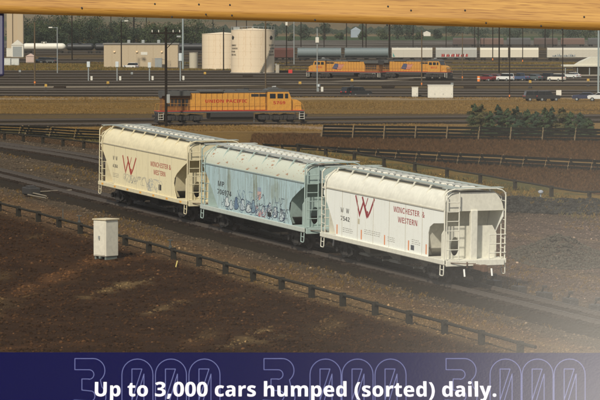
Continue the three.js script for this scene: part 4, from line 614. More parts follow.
{
  const mt = (r) => std([0.95, 0.95, 0.95], 0.75, { map: tankTex });
  const fix = (g) => { const q = g.getObjectByName('shell').geometry, p = q.attributes.position, uv = q.attributes.uv; q.computeBoundingBox(); const H = q.boundingBox.max.y; for (let i = 0; i < p.count; i += 3) { const a = [0, 1, 2].map((j) => Math.atan2(p.getX(i + j), p.getZ(i + j))); for (let j = 0; j < 3; j++) { let b = a[j]; if (Math.max(...a) - Math.min(...a) > 3 && b < 0) b += 6.2832; uv.setXY(i + j, b / 6.2832 + 0.25, p.getY(i + j) / H); } } };
  const [a] = storageTank('beige storage tank with rust streaks partly hidden by the larger one', 222, 70.6, 41, 36.5, mt(), { group: 'beige fuel storage tanks' }); fix(a);
  const [b, r, H] = storageTank('largest beige storage tank with black stencilled notices and a round stair', 252.5, 73.2, 43.5, 43, mt(), { stair: 1, group: 'beige fuel storage tanks' }); fix(b);
  const nt = canvasTex(256, 256, (c) => { c.fillStyle = '#26221c'; c.beginPath(); c.moveTo(20, 40); c.lineTo(50, 12); c.lineTo(110, 30); c.lineTo(90, 58); c.lineTo(34, 60); c.fill(); c.font = 'bold 26px sans-serif'; ['FLAMMABLE', 'NO SMOKING', 'NO FLAME', 'DIESEL FUEL'].forEach((s, i) => c.fillText(s, 6 + (i === 1 ? 20 : 0), 130 + i * 34, 200)); });
  for (const [ang, w] of [[-0.95, 4.6], [1.22, 4.6]]) { const gg = new THREE.CylinderGeometry(r + 0.03, r + 0.03, 6.6, 12, 1, true, ang - w / r / 2, w / r).translate(0, H * 0.63, 0), q = mesh('stencil', gg, new THREE.MeshStandardMaterial({ map: nt, alphaTest: 0.5, roughness: 0.8 }), b); }
  const [c2] = storageTank('small pale upright tank beside the steel lamp mast', 193.5, 69.4, 8.6, 16.5, worn([0.50, 0.46, 0.36], 0.7), { group: 'beige fuel storage tanks' });
}
// sand tower leg, cut off by the oak rail overhead
{ const p = G(15, 56.4), s = scaleAt(15, 56.4), g = thing('sand_tower', 'tall beige concrete sand tower rising behind the small white hut', 'tower', [p.x, 0, p.z - 3], 0), m = worn([0.50, 0.40, 0.27], 0.85); mesh('shaft', J([rbox(-8.2 / s, -2.6 / s, 0, 26, -2, 2, 0.1), rbox(2.2 / s, 8.2 / s, 0, 26, -2, 2, 0.1)]), m, g); mesh('web', J([box(-2.6 / s, 2.2 / s, 0, 26, -1.2, 1.2)]), m, g); mesh('cap', J([rbox(-9.5 / s, 9.5 / s, 26, 31, -3, 3, 0.2)]), m, g); }
// ---------------------------------------------------------------- buildings and huts
const lampGlowColour = std([0.85, 0.62, 0.35], 0.5);  // lit look painted as a pale orange base colour; gives out no light
{
  const p = G(141, 68.4), s = scaleAt(141, 68.4), W = 74 / s, H = 24 / s, g = thing('service_building', 'low beige metal service building with flat roof before the tree belt', 'building', [p.x, 0, p.z - 6], 0), m = worn([0.50, 0.41, 0.28], 0.8);
  mesh('wall', J([box(-W / 2, W / 2, -0.3, H, -6, 6)]), m, g); for (let k = 0; k < 9; k++) mesh('wall_panel', J([box(-W / 2 + 0.05 + k * W / 9, -W / 2 + (k + 1) * W / 9 - 0.05, 0.3, H - 0.1, 6, 6.06)]), m, g);
  const rf = mesh('roof', J([box(-W / 2 - 0.3, W / 2 + 0.3, H, H + 0.35, -6.3, 6.3)]), worn([0.22, 0.21, 0.19]), g); for (const x of [-4.0, 0.4, 5.2]) mesh('roof_vent', J([rbox(x - 0.45, x + 0.45, H + 0.3, H + 1.3, -1, 0.4, 0.1)]), M.galv, rf);
  for (const x of [-8.1, -1.2, 6.4]) { const l = mesh('wall_lamp', J([rbox(x - 0.28, x + 0.28, H * 0.66, H * 0.66 + 0.45, 6.06, 6.4, 0.06)]), lampGlowColour, g); }
  mesh('notice', J([rbox(0.0, 2.0, H * 0.56, H * 0.56 + 0.9, 6.06, 6.12, 0.02)]), M.white, g);
  for (const [x, w, h] of [[8.6, 1.2, 2.4], [4.6, 2.6, 3.2]]) { const d = mesh('door', J([box(x - w / 2, x + w / 2, 0, h, 6.06, 6.13)]), worn([0.40, 0.33, 0.23]), g); mesh('handle', J([box(x + w / 2 - 0.25, x + w / 2 - 0.12, 1.0, 1.15, 6.13, 6.2)]), M.black, d); }
}
function hut(label, name, cat, u, v, w, h, d, m, o = {}) { // boxes with a lid, a door and feet
  const p = G(u, v), s = scaleAt(u, v), W = w / s, H = h / s, g = thing(name, label, cat, [p.x, 0, p.z - d / 2], o.turn || 0, o.group);
  mesh('body', J([rbox(-W / 2, W / 2, 0.15, H * (o.gable ? 0.72 : 0.96), -d / 2, d / 2, 0.04)]), m, g); mesh('base', J([box(-W / 2 + 0.1, W / 2 - 0.1, -0.2, 0.15, -d / 2 + 0.1, d / 2 - 0.1)]), M.concrete, g);
  if (o.gable) mesh('roof', J([plate([[-W / 2 - 0.2, H * 0.7], [W / 2 + 0.2, H * 0.7], [0, H]], d + 0.3)]), o.roof || m, g); else mesh('lid', J([rbox(-W / 2 - 0.06, W / 2 + 0.06, H * 0.95, H, -d / 2 - 0.06, d / 2 + 0.06, 0.03)]), m, g);
  const n = o.doors || 1; for (let k = 0; k < n; k++) { const x0 = -W / 2 + W * (k + 0.12) / n, x1 = -W / 2 + W * (k + 0.88) / n, q = mesh('door', J([box(x0, x1, 0.3, H * 0.62, d / 2, d / 2 + 0.03)]), o.door || m, g); mesh('handle', J([box(x1 - 0.16, x1 - 0.08, H * 0.3, H * 0.3 + 0.2, d / 2 + 0.03, d / 2 + 0.08)]), M.galv, q); }
  return g;
}
hut('white gabled hut with an open grey doorway at the foot of the sand tower', 'gabled_hut', 'hut', 17.5, 57.4, 12, 17.5, 3, M.white, { gable: 1, door: M.galv });
hut('lean-to white hut beside the gabled hut', 'lean_to_hut', 'hut', 9.6, 57.2, 6, 9, 2.5, M.white, {});
hut('white equipment box under the sand tower, nearer the tower\'s left shaft', 'equipment_box', 'equipment box', 6.6, 66.8, 8, 8.6, 2, worn([0.62, 0.64, 0.60]), { doors: 2, group: 'white boxes under the sand tower' }).userData.label = 'white equipment box with double doors under the sand tower, farther from the pink shed';
hut('white equipment box with double doors under the sand tower, next to the pink shed', 'equipment_box', 'equipment box', 15.2, 66.6, 7.6, 8.2, 2, worn([0.62, 0.64, 0.60]), { doors: 2, group: 'white boxes under the sand tower' });
hut('small pink-roofed shed beside the white equipment boxes', 'pink_shed', 'shed', 30.5, 62.8, 9, 9.2, 3, worn([0.55, 0.42, 0.36]), { gable: 1, roof: worn([0.62, 0.46, 0.40]) });
hut('narrow white relay box beside the long one, beyond the dirt road', 'relay_box', 'equipment box', 415, 97.4, 6.2, 10.4, 1.3, M.white, { group: 'white relay boxes beyond the dirt road' });
hut('long white relay house beyond the dirt road', 'relay_house', 'equipment box', 440.5, 98.6, 25, 13.6, 2.4, M.white, { doors: 3, group: 'white relay boxes beyond the dirt road' });
hut('galvanised air unit standing against the beige building', 'air_unit', 'air unit', 158.5, 68.6, 7, 10.5, 2, M.galv, { doors: 2 });
hut('white electric panel standing against the beige building', 'electric_panel', 'electric panel', 163.8, 68.4, 2.8, 9, 1, M.white, {});
hut('pale box beside the foot of the largest storage tank', 'pump_box', 'equipment box', 277.4, 73.6, 3.6, 9.0, 2, M.concrete, {});
hut('grey farm barn far out on the plain', 'farm_barn', 'barn', 356, 37.6, 10, 10.5, 20, worn([0.30, 0.36, 0.42]), { gable: 1, roof: worn([0.34, 0.40, 0.47]) });
hut('white farmhouse far out on the plain', 'farmhouse', 'house', 427, 36.2, 7, 5, 12, M.white, { gable: 1 });
{ // pavilion at the parking lot
  const p = G(588, 75.5), s = scaleAt(588, 75.5), g = thing('pavilion', 'open pavilion with broad white roof beside the parked cars', 'pavilion', [p.x, 0, p.z], 0), wm = worn([0.62, 0.60, 0.50], 0.7);
  const W = 50 / s; mesh('canopy', J([rbox(-26 / s, W / 2, 9.0 / s, 10.8 / s, -4, 4.5, 0.05)]), wm, g); mesh('upper_roof', J([plate([[-13 / s, 10.8 / s], [W / 2, 10.8 / s], [W / 2, 18.5 / s], [2 / s, 18.5 / s], [-8 / s, 14 / s]], 8)]), wm, g);
  mesh('back_wall', J([box(-14 / s, W / 2, -0.2, 9 / s, -3.6, -3.2), box(-14 / s, -13 / s, -0.2, 9 / s, -3.4, 3)]), M.beige, g); for (const x of [-24, -12, 0, 10]) mesh('column', J([box(x / s - 0.12, x / s + 0.12, -0.2, 9 / s, 3.8, 4.1)]), M.galv, g); mesh('plinth', J([box(-26 / s, W / 2, -0.3, 0.25, -3, 4.2)]), M.concrete, g);
}

// ---------------------------------------------------------------- poles, masts, lamps
const poleMat = { d: matte([0.030, 0.025, 0.02], { map: woodDark }), w: matte([0.17, 0.135, 0.09], { map: woodDark }), g: M.galv, b: worn([0.30, 0.36, 0.37], 0.55) };
const pWord = { d: 'dark timber pole', w: 'weathered brown timber pole', g: 'thin galvanised steel mast', b: 'pale blue-grey steel lamp mast' };
const POLES = [ // u, top v, foot v, width, kind, place, extras
  [35, 22, 85.5, 1.7, 'w', 'before the white tank car', 'r'], [57.5, 27, 73, 1.0, 'g', 'between the white tank car and a black one', 'l'], [72.2, 14, 60, 1.3, 'd', 'before the black tank cars'], [98, 12, 47, 1.0, 'd', 'rising from the tree belt'], [111, 13, 46, 0.9, 'd', 'rising from the tree belt'], [121.5, 20.5, 69, 1.2, 'd', 'before the beige building', 'l'], [134, 14, 46.5, 1.7, 'd', 'rising from the tree belt'], [146.5, 16, 46.5, 1.0, 'd', 'rising from the tree belt'],
  [166.2, 27.5, 127, 2.7, 'd', 'with cross-arm behind the cream hopper car', 'x'], [183, 12, 70.5, 1.9, 'b', 'between the beige building and the small tank'], [223.6, 28, 71.5, 1.3, 'd', 'before the rust-streaked storage tank'], [265.6, 14, 90, 1.5, 'w', 'before the largest storage tank'], [199, 16, 44, 0.8, 'd', 'behind the storage tanks'], [213, 16, 44, 0.8, 'd', 'behind the storage tanks'], [236.5, 16, 44, 0.9, 'd', 'behind the storage tanks'], [246.5, 16, 44, 0.9, 'd', 'behind the storage tanks'],
  [286.5, 14, 66.5, 1.1, 'd', 'before the dark red hopper car', 'b'], [294, 14, 65, 1.1, 'g', 'before the dark red hopper car'], [301, 16, 47, 1.0, 'd', 'beyond the slate grey hopper cars'], [317.2, 28.5, 93.5, 1.1, 'g', 'before the flag-painted locomotives', 'b'], [324, 16, 47.4, 0.9, 'd', 'beyond the slate grey hopper cars'], [346.5, 16, 47.4, 1.0, 'd', 'beyond the slate grey hopper cars'], [362.6, 14, 58.5, 1.0, 'd', 'beside its twin at the slate grey hopper cars'], [366, 14, 58.5, 1.0, 'd', 'beside its twin at the slate grey hopper cars'],
  [389.4, 16, 57.5, 1.9, 'd', 'between the slate grey and white hopper cars'], [413, 16, 47.4, 0.8, 'd', 'beyond the white hopper cars'], [421.6, 30.5, 87, 1.2, 'w', 'before the flag-painted locomotives', 'r'], [446, 18, 47.4, 0.8, 'd', 'beyond the white hopper cars'], [462.3, 33, 80.5, 1.1, 'w', 'beside the flag-painted locomotives', 'r'], [474.4, 18, 47.4, 0.9, 'd', 'beyond the white hopper cars'], [478, 18, 47.4, 0.9, 'd', 'beyond the white hopper cars'], [492.6, 18, 62.5, 1.0, 'd', 'before the cream boxcars', 'r'], [499, 18, 74, 1.5, 'd', 'at the parked cars'],
  [509.4, 18, 99, 1.1, 'd', 'at the edge of the dirt road', 'r'], [522.5, 18, 64, 0.9, 'd', 'before the cream boxcars', 'r'], [545, 18, 48, 1.1, 'd', 'beyond the cream boxcars'], [552.5, 18, 47.6, 0.8, 'd', 'beyond the cream boxcars'], [562.5, 18, 82.5, 1.1, 'd', 'at the corner of the pavilion'], [598.2, 18, 96, 2.0, 'b', 'beside the pavilion'],
];
for (const [u, vt, vb, w, k, where, ex] of POLES) {
  const p = G(u, vb), s = scaleAt(u, vb), H = (vb - vt) / s, r = w / 2 / s, g = thing(k === 'g' || k === 'b' ? 'steel_mast' : 'utility_pole', `${pWord[k]} ${where}`, 'pole', [p.x, hgt(p.x, p.z), p.z], 0, 'poles and masts of the yard');
  mesh('shaft', J([rod(V(0, -0.3, 0), V(0, H, 0), r * 1.05, r * 0.9, 10)]), poleMat[k], g);
  if (ex === 'r') mesh('reflector_band', J([cylY(0, 2.2 / s, 4.2 / s, 0, r * 1.1, 10)]), M.orange, g);
  if (ex === 'l') { mesh('lamp_arm', J([rod(V(0, H - 0.3, 0), V(u < 100 ? -1.6 : 1.4, H - 0.1, 0.2), 0.07)]), M.galv, g); mesh('lamp_head', J([rbox(u < 100 ? -2.4 : 1.0, u < 100 ? -1.3 : 2.1, H - 0.35, H, -0.25, 0.55, 0.1)]), M.white, g); }
  if (ex === 'b') mesh('control_box', J([rbox(-0.35, 0.35, H * 0.78, H * 0.78 + 1.1, -0.25, 0.35, 0.05)]), M.white, g);
  if (ex === 'x') { const a = mesh('cross_arm', J([box(-2.1, 2.1, H - 0.9, H - 0.68, -0.1, 0.1), bar(V(-1.3, H - 0.8, 0.12), V(0, H - 1.9, 0.12), 0.08), bar(V(1.3, H - 0.8, 0.12), V(0, H - 1.9, 0.12), 0.08), rod(V(0, H - 3, 0), V(1.8, H - 1.2, 0.6), 0.05)]), poleMat.d, g); for (const x of [-1.9, -1.0, 1.0, 1.9]) mesh('insulator', J([cylY(x, H - 0.68, H - 0.35, 0, 0.07, 8)]), M.white, a); mesh('lamp_head', J([rbox(1.5, 2.1, H - 1.4, H - 1.15, 0.4, 0.8, 0.06)]), M.galv, g); mesh('control_box', J([rbox(0.1, 0.55, 3.3, 4.5, 0.05, 0.4, 0.04)]), M.galv, g); }
}
for (const [u, v, h, l] of [[88.6, 81.6, 20, 'beyond the service road before the black tank cars'], [117.2, 81.6, 20, 'beyond the service road before the beige building'], [149.6, 81.4, 19, 'beyond the service road at the beige building\'s corner'], [180.4, 81.2, 28, 'beyond the service road below the steel lamp mast'], [318.4, 93.3, 9, 'at the foot of the mast with a white box']]) {
  const p = G(u, v), s = scaleAt(u, v), H = h / s, g = thing('signal_mast', `short white signal mast ${l}`, 'signal mast', [p.x, 0, p.z], 0, 'short signal masts along the service road'); mesh('mast', J([cylY(0, -0.2, H, 0, 0.16, 10)]), M.galv, g); mesh('head', J([rbox(-0.38, 0.38, H * 0.72, H, -0.15, 0.35, 0.06)]), worn([0.6, 0.66, 0.68]), g); mesh('cabinet', J([rbox(0.5, 1.0, 0.3, 1.3, -0.25, 0.25, 0.04), box(0.7, 0.8, -0.2, 0.3, -0.05, 0.05)]), M.white, g);
}
{ const p = G(558.6, 98), g = thing('road_sign', 'white sign on a short post beside the dark parked trucks', 'sign', [p.x, 0, p.z]); mesh('post', J([cylY(0, -0.2, 1.2, 0, 0.06, 8)]), M.galv, g); mesh('plate', J([rbox(-0.5, 0.5, 0.5, 1.5, 0.05, 0.1, 0.02)]), M.white, g); }
{ const p = G(478.6, 82), g = thing('traffic_drum', 'orange traffic drum at the end of the parked cars', 'traffic drum', [p.x, 0.1, p.z]); mesh('drum', J([cylY(0, 0, 1.3, 0, 0.34, 14)]), M.orange, g); mesh('band', J([cylY(0, 0.6, 0.85, 0, 0.36, 14)]), M.white, g); }
{ const p = G(290.4, 74.5), g = thing('fire_monitor', 'red valve box on the ground beside the largest storage tank', 'valve box', [p.x, 0, p.z]); mesh('box', J([rbox(-0.55, 0.55, 0.2, 1.3, -0.4, 0.4, 0.06)]), M.red, g); mesh('pipe', J([rod(V(-1.6, 0.25, 0), V(1.2, 0.25, 0), 0.2)]), M.black, g); }
for (const [u, v] of [[254, 121], [403, 121.5]]) { const p = G(u, v + 4); const g = thing('marker_post', 'little white marker post in the dry grass beside the lone locomotive\'s track', 'marker post', [p.x, hgt(p.x, p.z), p.z], 0, 'white marker posts'); mesh('post', J([rbox(-0.1, 0.1, -0.2, 0.8, -0.05, 0.05, 0.02)]), M.white, g); if (u > 300) { scene.remove(g); } }

for (const [u, v, n] of [[60, 88.6, 7], [212, 90.8, 6], [388, 88.4, 8], [330, 71.8, 7], [96, 71.6, 6], [248, 77.6, 6], [470, 88.6, 7], [14, 79.6, 6]]) { // stacked spare ties
  const p = G(u, v), g = thing('tie_stack', 'low stack of spare dark timbers lying between the yard tracks', 'timber stack', [p.x, 0.05, p.z], rr(-0.3, 0.3), 'spare timbers lying in the far yard'); for (let k = 0; k < n; k++) { const row = Math.floor(k / 4); mesh('timber', tieStackGeo, M.tie, g).position.set(rr(-0.12, 0.12), 0.12 + row * 0.24, (k % 4) * 0.27 - 0.4 + row * 0.1); }
}
for (const [u, v] of [[46, 92.8], [132, 79.2], [205, 79.0], [300, 89.8], [352, 86.8], [398, 74.4], [452, 91.2], [530, 88.4], [276, 69.4], [20, 76.8], [588, 86.6], [108, 89.6]]) {
  const p = G(u, v), g = thing('switch_stand', 'small switch stand with a coloured target between the yard tracks', 'switch stand', [p.x, 0, p.z], rr(-0.5, 0.5), 'switch stands of the far yard'); mesh('base', J([rbox(-0.35, 0.35, 0, 0.4, -0.25, 0.25, 0.04)]), M.steelDark, g); mesh('mast', J([cylY(0, 0.3, 1.5, 0, 0.05, 8)]), M.steelDark, g); mesh('target', J([rbox(-0.28, 0.28, 1.2, 1.75, -0.02, 0.02, 0.01)]), rnd() > 0.5 ? M.galv : std([0.5, 0.3, 0.05]), g);
}
// ---------------------------------------------------------------- parked vehicles
function vehicle(kind, label, u, v, yaw, c, group) {
  const p = G(u, v), g = thing(kind === 'pickup' ? 'parked_pickup' : 'parked_car', label, kind === 'pickup' ? 'pickup' : 'car', [p.x, hgt(p.x, p.z) + 0.1, p.z], yaw, group), pm = std(c, 0.35);
  const low = [[-2.25, 0.35], [2.2, 0.35], [2.3, 0.75], [2.1, 0.98], [1.1, 1.05], [-2.1, 1.06], [-2.3, 0.85]], top = kind === 'suv' ? [[-2.15, 1.02], [0.9, 1.02], [0.35, 1.72], [-1.95, 1.75]] : kind === 'pickup' ? [[-0.6, 1.02], [1.0, 1.02], [0.55, 1.75], [-0.45, 1.78]] : [[-1.75, 1.02], [1.05, 1.02], [0.35, 1.44], [-1.05, 1.47]];
  mesh('body', J([plate(low, 1.78)]), pm, g); mesh('cabin', J([plate(top, 1.5)]), M.glassDark, g); const tp = top.slice(2); mesh('roof', J([rbox(tp[1][0] - 0.05, tp[0][0] + 0.05, tp[1][1] - 0.06, tp[1][1] + 0.03, -0.76, 0.76, 0.03), bar(V(top[0][0], 1.02, 0.74), V(tp[1][0], tp[1][1], 0.74), 0.06, 0.1), bar(V(top[1][0], 1.02, 0.74), V(tp[0][0], tp[0][1], 0.74), 0.06, 0.1), bar(V((top[0][0] + top[1][0]) / 2, 1.02, 0.74), V((top[0][0] + top[1][0]) / 2, tp[1][1], 0.74), 0.06, 0.1)]), pm, g);
  for (const x of [-1.4, 1.4]) for (const z of [-0.78, 0.78]) { const w = mesh('wheel', J([cylZ(x, 0.26, z, 0.36, 0.26, 16)]), M.tyre, g); mesh('rim', J([cylZ(x, 0.26, z * 1.17, 0.2, 0.06, 12)]), M.galv, w); }
  for (const z of [-0.6, 0.6]) { mesh('headlight', J([rbox(2.2, 2.3, 0.72, 0.88, z - 0.2, z + 0.2, 0.03)]), M.white, g); mesh('tail_light', J([rbox(-2.32, -2.22, 0.75, 0.95, z - 0.15, z + 0.15, 0.03)]), M.red, g); }
}
const pk = 'vehicles parked before the cream boxcars';
for (const [k, l, u, v, y, c] of [['car', 'dark red car parked next to the orange drum', 486.5, 81.2, 2.4, [0.16, 0.02, 0.02]], ['car', 'maroon car parked between a red and a white vehicle', 494, 80.6, 2.5, [0.22, 0.05, 0.05]], ['suv', 'white sport utility vehicle parked beside the blue pickup', 505, 81.0, 2.3, [0.72, 0.71, 0.66]], ['pickup', 'blue pickup parked beside the white sport utility vehicle', 520.5, 80.8, 2.35, [0.06, 0.09, 0.16]], ['car', 'grey-green car parked beside the blue pickup', 533.5, 80.8, 2.35, [0.09, 0.11, 0.11]], ['suv', 'black sport utility vehicle parked beside the grey-green car', 546, 80.6, 2.3, [0.03, 0.03, 0.03]], ['suv', 'white sport utility vehicle with dark windows parked next to the pavilion', 556.5, 81.4, 2.3, [0.66, 0.62, 0.52]], ['car', 'small white car parked under the pavilion canopy', 572, 78.8, 2.3, [0.6, 0.6, 0.56]]]) vehicle(k, l, u, v, y, c, pk);
for (const [k, l, u, v, y, c] of [['suv', 'black truck parked on the dirt road next to the white sign', 547, 101.2, 0.35, [0.022, 0.022, 0.022]], ['suv', 'black truck parked on the dirt road on the far side of another from the sign', 536, 101.2, 0.2, [0.028, 0.027, 0.025]], ['car', 'navy car parked on the dirt road beneath the pavilion', 584.5, 101.0, 3.0, [0.025, 0.03, 0.06]], ['car', 'white car parked on the dirt road behind the navy one', 600, 101.2, 3.0, [0.55, 0.55, 0.52]], ['suv', 'black truck parked below the flag-painted locomotives with another at its side', 351.5, 96.6, 0.8, [0.02, 0.02, 0.02]], ['suv', 'black truck parked below the flag-painted locomotives, nearer the relay boxes', 359.5, 96.6, 0.5, [0.024, 0.024, 0.024]]]) vehicle(k, l, u, v, y, c, 'vehicles parked along the dirt road');
for (const [l, u, v, c] of [['dark blue car parked beside the pink-roofed shed', 41, 62.6, [0.03, 0.05, 0.07]], ['black car parked between a blue and a grey car near the pink-roofed shed', 46, 62.8, [0.025, 0.025, 0.025]], ['grey car parked near the pink-roofed shed, farthest from it', 52, 63, [0.08, 0.08, 0.075]], ['white van parked at the corner of the beige building', 131, 68.9, [0.62, 0.6, 0.55]]]) vehicle('suv', l, u, v, rr(2.2, 2.7), c, 'vehicles parked at the fuelling yard');

// ---------------------------------------------------------------- loose ground cover: stones, tufts, weeds
function scatter(name, label, cat, geo, m, n, place) {
  const im = sh(new THREE.InstancedMesh(geo, m, n)), q = new THREE.Quaternion(), e = new THREE.Euler(), mm = new THREE.Matrix4(), cc = new THREE.Color(); let k = 0;
  for (let i = 0; i < n * 3 && k < n; i++) { const r = place(); if (!r) continue; e.set(r.flat ? rr(-0.4, 0.4) : rr(-0.15, 0.15), rnd() * 6.283, r.flat ? rr(-0.4, 0.4) : rr(-0.15, 0.15)); q.setFromEuler(e); mm.compose(r.p, q, V(r.s, r.s * (r.sy || 1), r.s)); im.setMatrixAt(k, mm); im.setColorAt(k, cc.setRGB(...r.c)); k++; }
  im.count = k; im.name = numbered(name); scene.add(im); tag(im, label, cat, null, 'stuff'); return im;
}
const stoneGeo = new THREE.IcosahedronGeometry(0.5, 0).scale(1, 0.7, 0.85);
function tuftGeo(n, w, spread) { const P = [], I = []; for (let i = 0; i < n; i++) { const a = i / n * 6.283 + rnd(), c = Math.cos(a), s = Math.sin(a), b = P.length / 3, h = rr(0.6, 1), o = spread * rr(0.4, 1.2); P.push(-s * w + c * 0.05, 0, c * w + s * 0.05, s * w + c * 0.05, 0, -c * w + s * 0.05, c * o * 0.5 + s * w * 0.6, h * 0.6, s * o * 0.5 - c * w * 0.6, c * o, h, s * o); I.push(b, b + 1, b + 2, b, b + 2, b + 3); } const g = new THREE.BufferGeometry(); g.setAttribute('position', new THREE.Float32BufferAttribute(P, 3)); g.setIndex(I); const q = g.toNonIndexed(); q.computeVertexNormals(); return q; }
const nearBox = () => { const D = rr(108, 275); return [rr(-1, 1) * (D * 0.092 + 5), -D]; };
scatter('loose_stones', 'loose stones and clods strewn over the bare soil', 'stones', stoneGeo, matte([1, 1, 1], { side: THREE.FrontSide }), 90000, () => {
  const [x, z] = nearBox(), [t, n] = tn(x, z); if (Math.abs(n) < 1.45 && t < 75 || Math.abs(n + 10) < 1.4 && t < -14) return null; if (n < -30) return null;
  const c = groundColour(x, z), v = rr(0.45, 1.25) * (rnd() > 0.985 ? 2.6 : 1), s = (0.05 + 0.16 * rnd() ** 4) * (n > 8 ? 1.05 : 0.9); return { p: drop(x, z, s * 0.1), s, c: [c[0] * v, c[1] * v * 1.0, c[2] * v * 1.02], flat: 1 };
});
scatter('ballast_stones', 'dark crushed stone heaped in the ridge behind the hopper cars', 'stones', stoneGeo, matte([1, 1, 1]), 9000, () => { const x = rr(5, 26), p = V(x, 0, -ridgeD(x) + rr(-1, 1) * 4.5), v = rr(0.5, 1.6), s = rr(0.12, 0.42); return { p: drop(p.x, p.z, s * 0.15), s, c: [0.024 * v, 0.023 * v, 0.02 * v], flat: 1 }; });
scatter('heap_stones', 'brown stones of the small spoil heap behind the hopper cars', 'stones', stoneGeo, matte([1, 1, 1]), 6000, () => { const a = rnd() * 6.283, r = Math.sqrt(rnd()) * 1.15, x = HEAP.x + Math.cos(a) * r * 2.3, z = HEAP.z + Math.sin(a) * r * 5.5, v = rr(0.6, 1.3), s = rr(0.06, 0.2); return { p: drop(x, z, s * 0.1), s, c: [0.062 * v, 0.054 * v, 0.040 * v], flat: 1 }; });
const grassMat = matte([1, 1, 1], { side: THREE.DoubleSide });
scatter('track_weeds', 'sparse dry tufts on the hump around the tracks', 'grass', tuftGeo(7, 0.03, 0.35), grassMat, 16000, () => { const [x, z] = nearBox(), [t, n] = tn(x, z); const d = fbm(x * 0.12, z * 0.12, 3); if (n < -30 || n > 8.2 || (Math.abs(n) < 1.6) || (n < -2 && n > -23 && d < 0.12) || (n > -2 && d < 0.1)) return null; const g = n < -23, v = rr(0.6, 1.3), k = rnd(); const c = g ? mixc(C.green, C.gold, k) : mixc(C.goldDark, C.gold, k); return { p: drop(x, z, -0.02), s: g ? rr(0.15, 0.4) : rr(0.08, 0.26), c: c.map((q) => q * v) }; });
scatter('bank_weeds', 'dense brown dead weeds covering the banks around the drift fences', 'weeds', tuftGeo(9, 0.035, 0.35), grassMat, 60000, () => { const D = rr(262, 420), x = rr(-1, 1) * (D * 0.1 + 6), [t, n] = tn(x, -D); if (n > -46) return null; const a = D - lineA(x), b = D - lineB(x); if (x < -6 || !(b < -5 || (b > 20 && a < -5))) return null; const v = rr(0.5, 1.5), c = mixc(C.weeds, C.soilRed, rnd() ** 2 * 0.6); return { p: drop(x, -D, -0.03), s: rr(0.16, 0.42), c: c.map((q) => q * v) }; });
scatter('dry_grass', 'golden dry grass on the strip beyond the lone locomotive', 'grass', tuftGeo(9, 0.04, 0.5), grassMat, 60000, () => { const D = rnd() < 0.3 ? rr(425, 470) : rr(520, 640), x = rr(-1, 1) * (D * 0.1 + 8); if (fbm(x * 0.03, D * 0.06, 3) < -0.08) return null; const v = rr(0.6, 1.35), c = mixc(C.gold, rnd() > 0.5 ? C.tan : C.goldDark, rnd()); return { p: drop(x, -D, -0.03), s: rr(0.10, 0.30), c: c.map((q) => q * v) }; });
scatter('yard_grass', 'patches of green and yellow grass between the far yard tracks', 'grass', tuftGeo(8, 0.06, 0.5), grassMat, 30000, () => { const D = rr(950, 1130), x = rr(-1, 1) * 125; if (fbm(x * 0.015, D * 0.02, 3) < 0.0) return null; const v = rr(0.6, 1.3), c = mixc(C.gold, C.green, rnd()); return { p: drop(x, -D, -0.03), s: rr(0.4, 0.9), c: c.map((q) => q * v) }; });

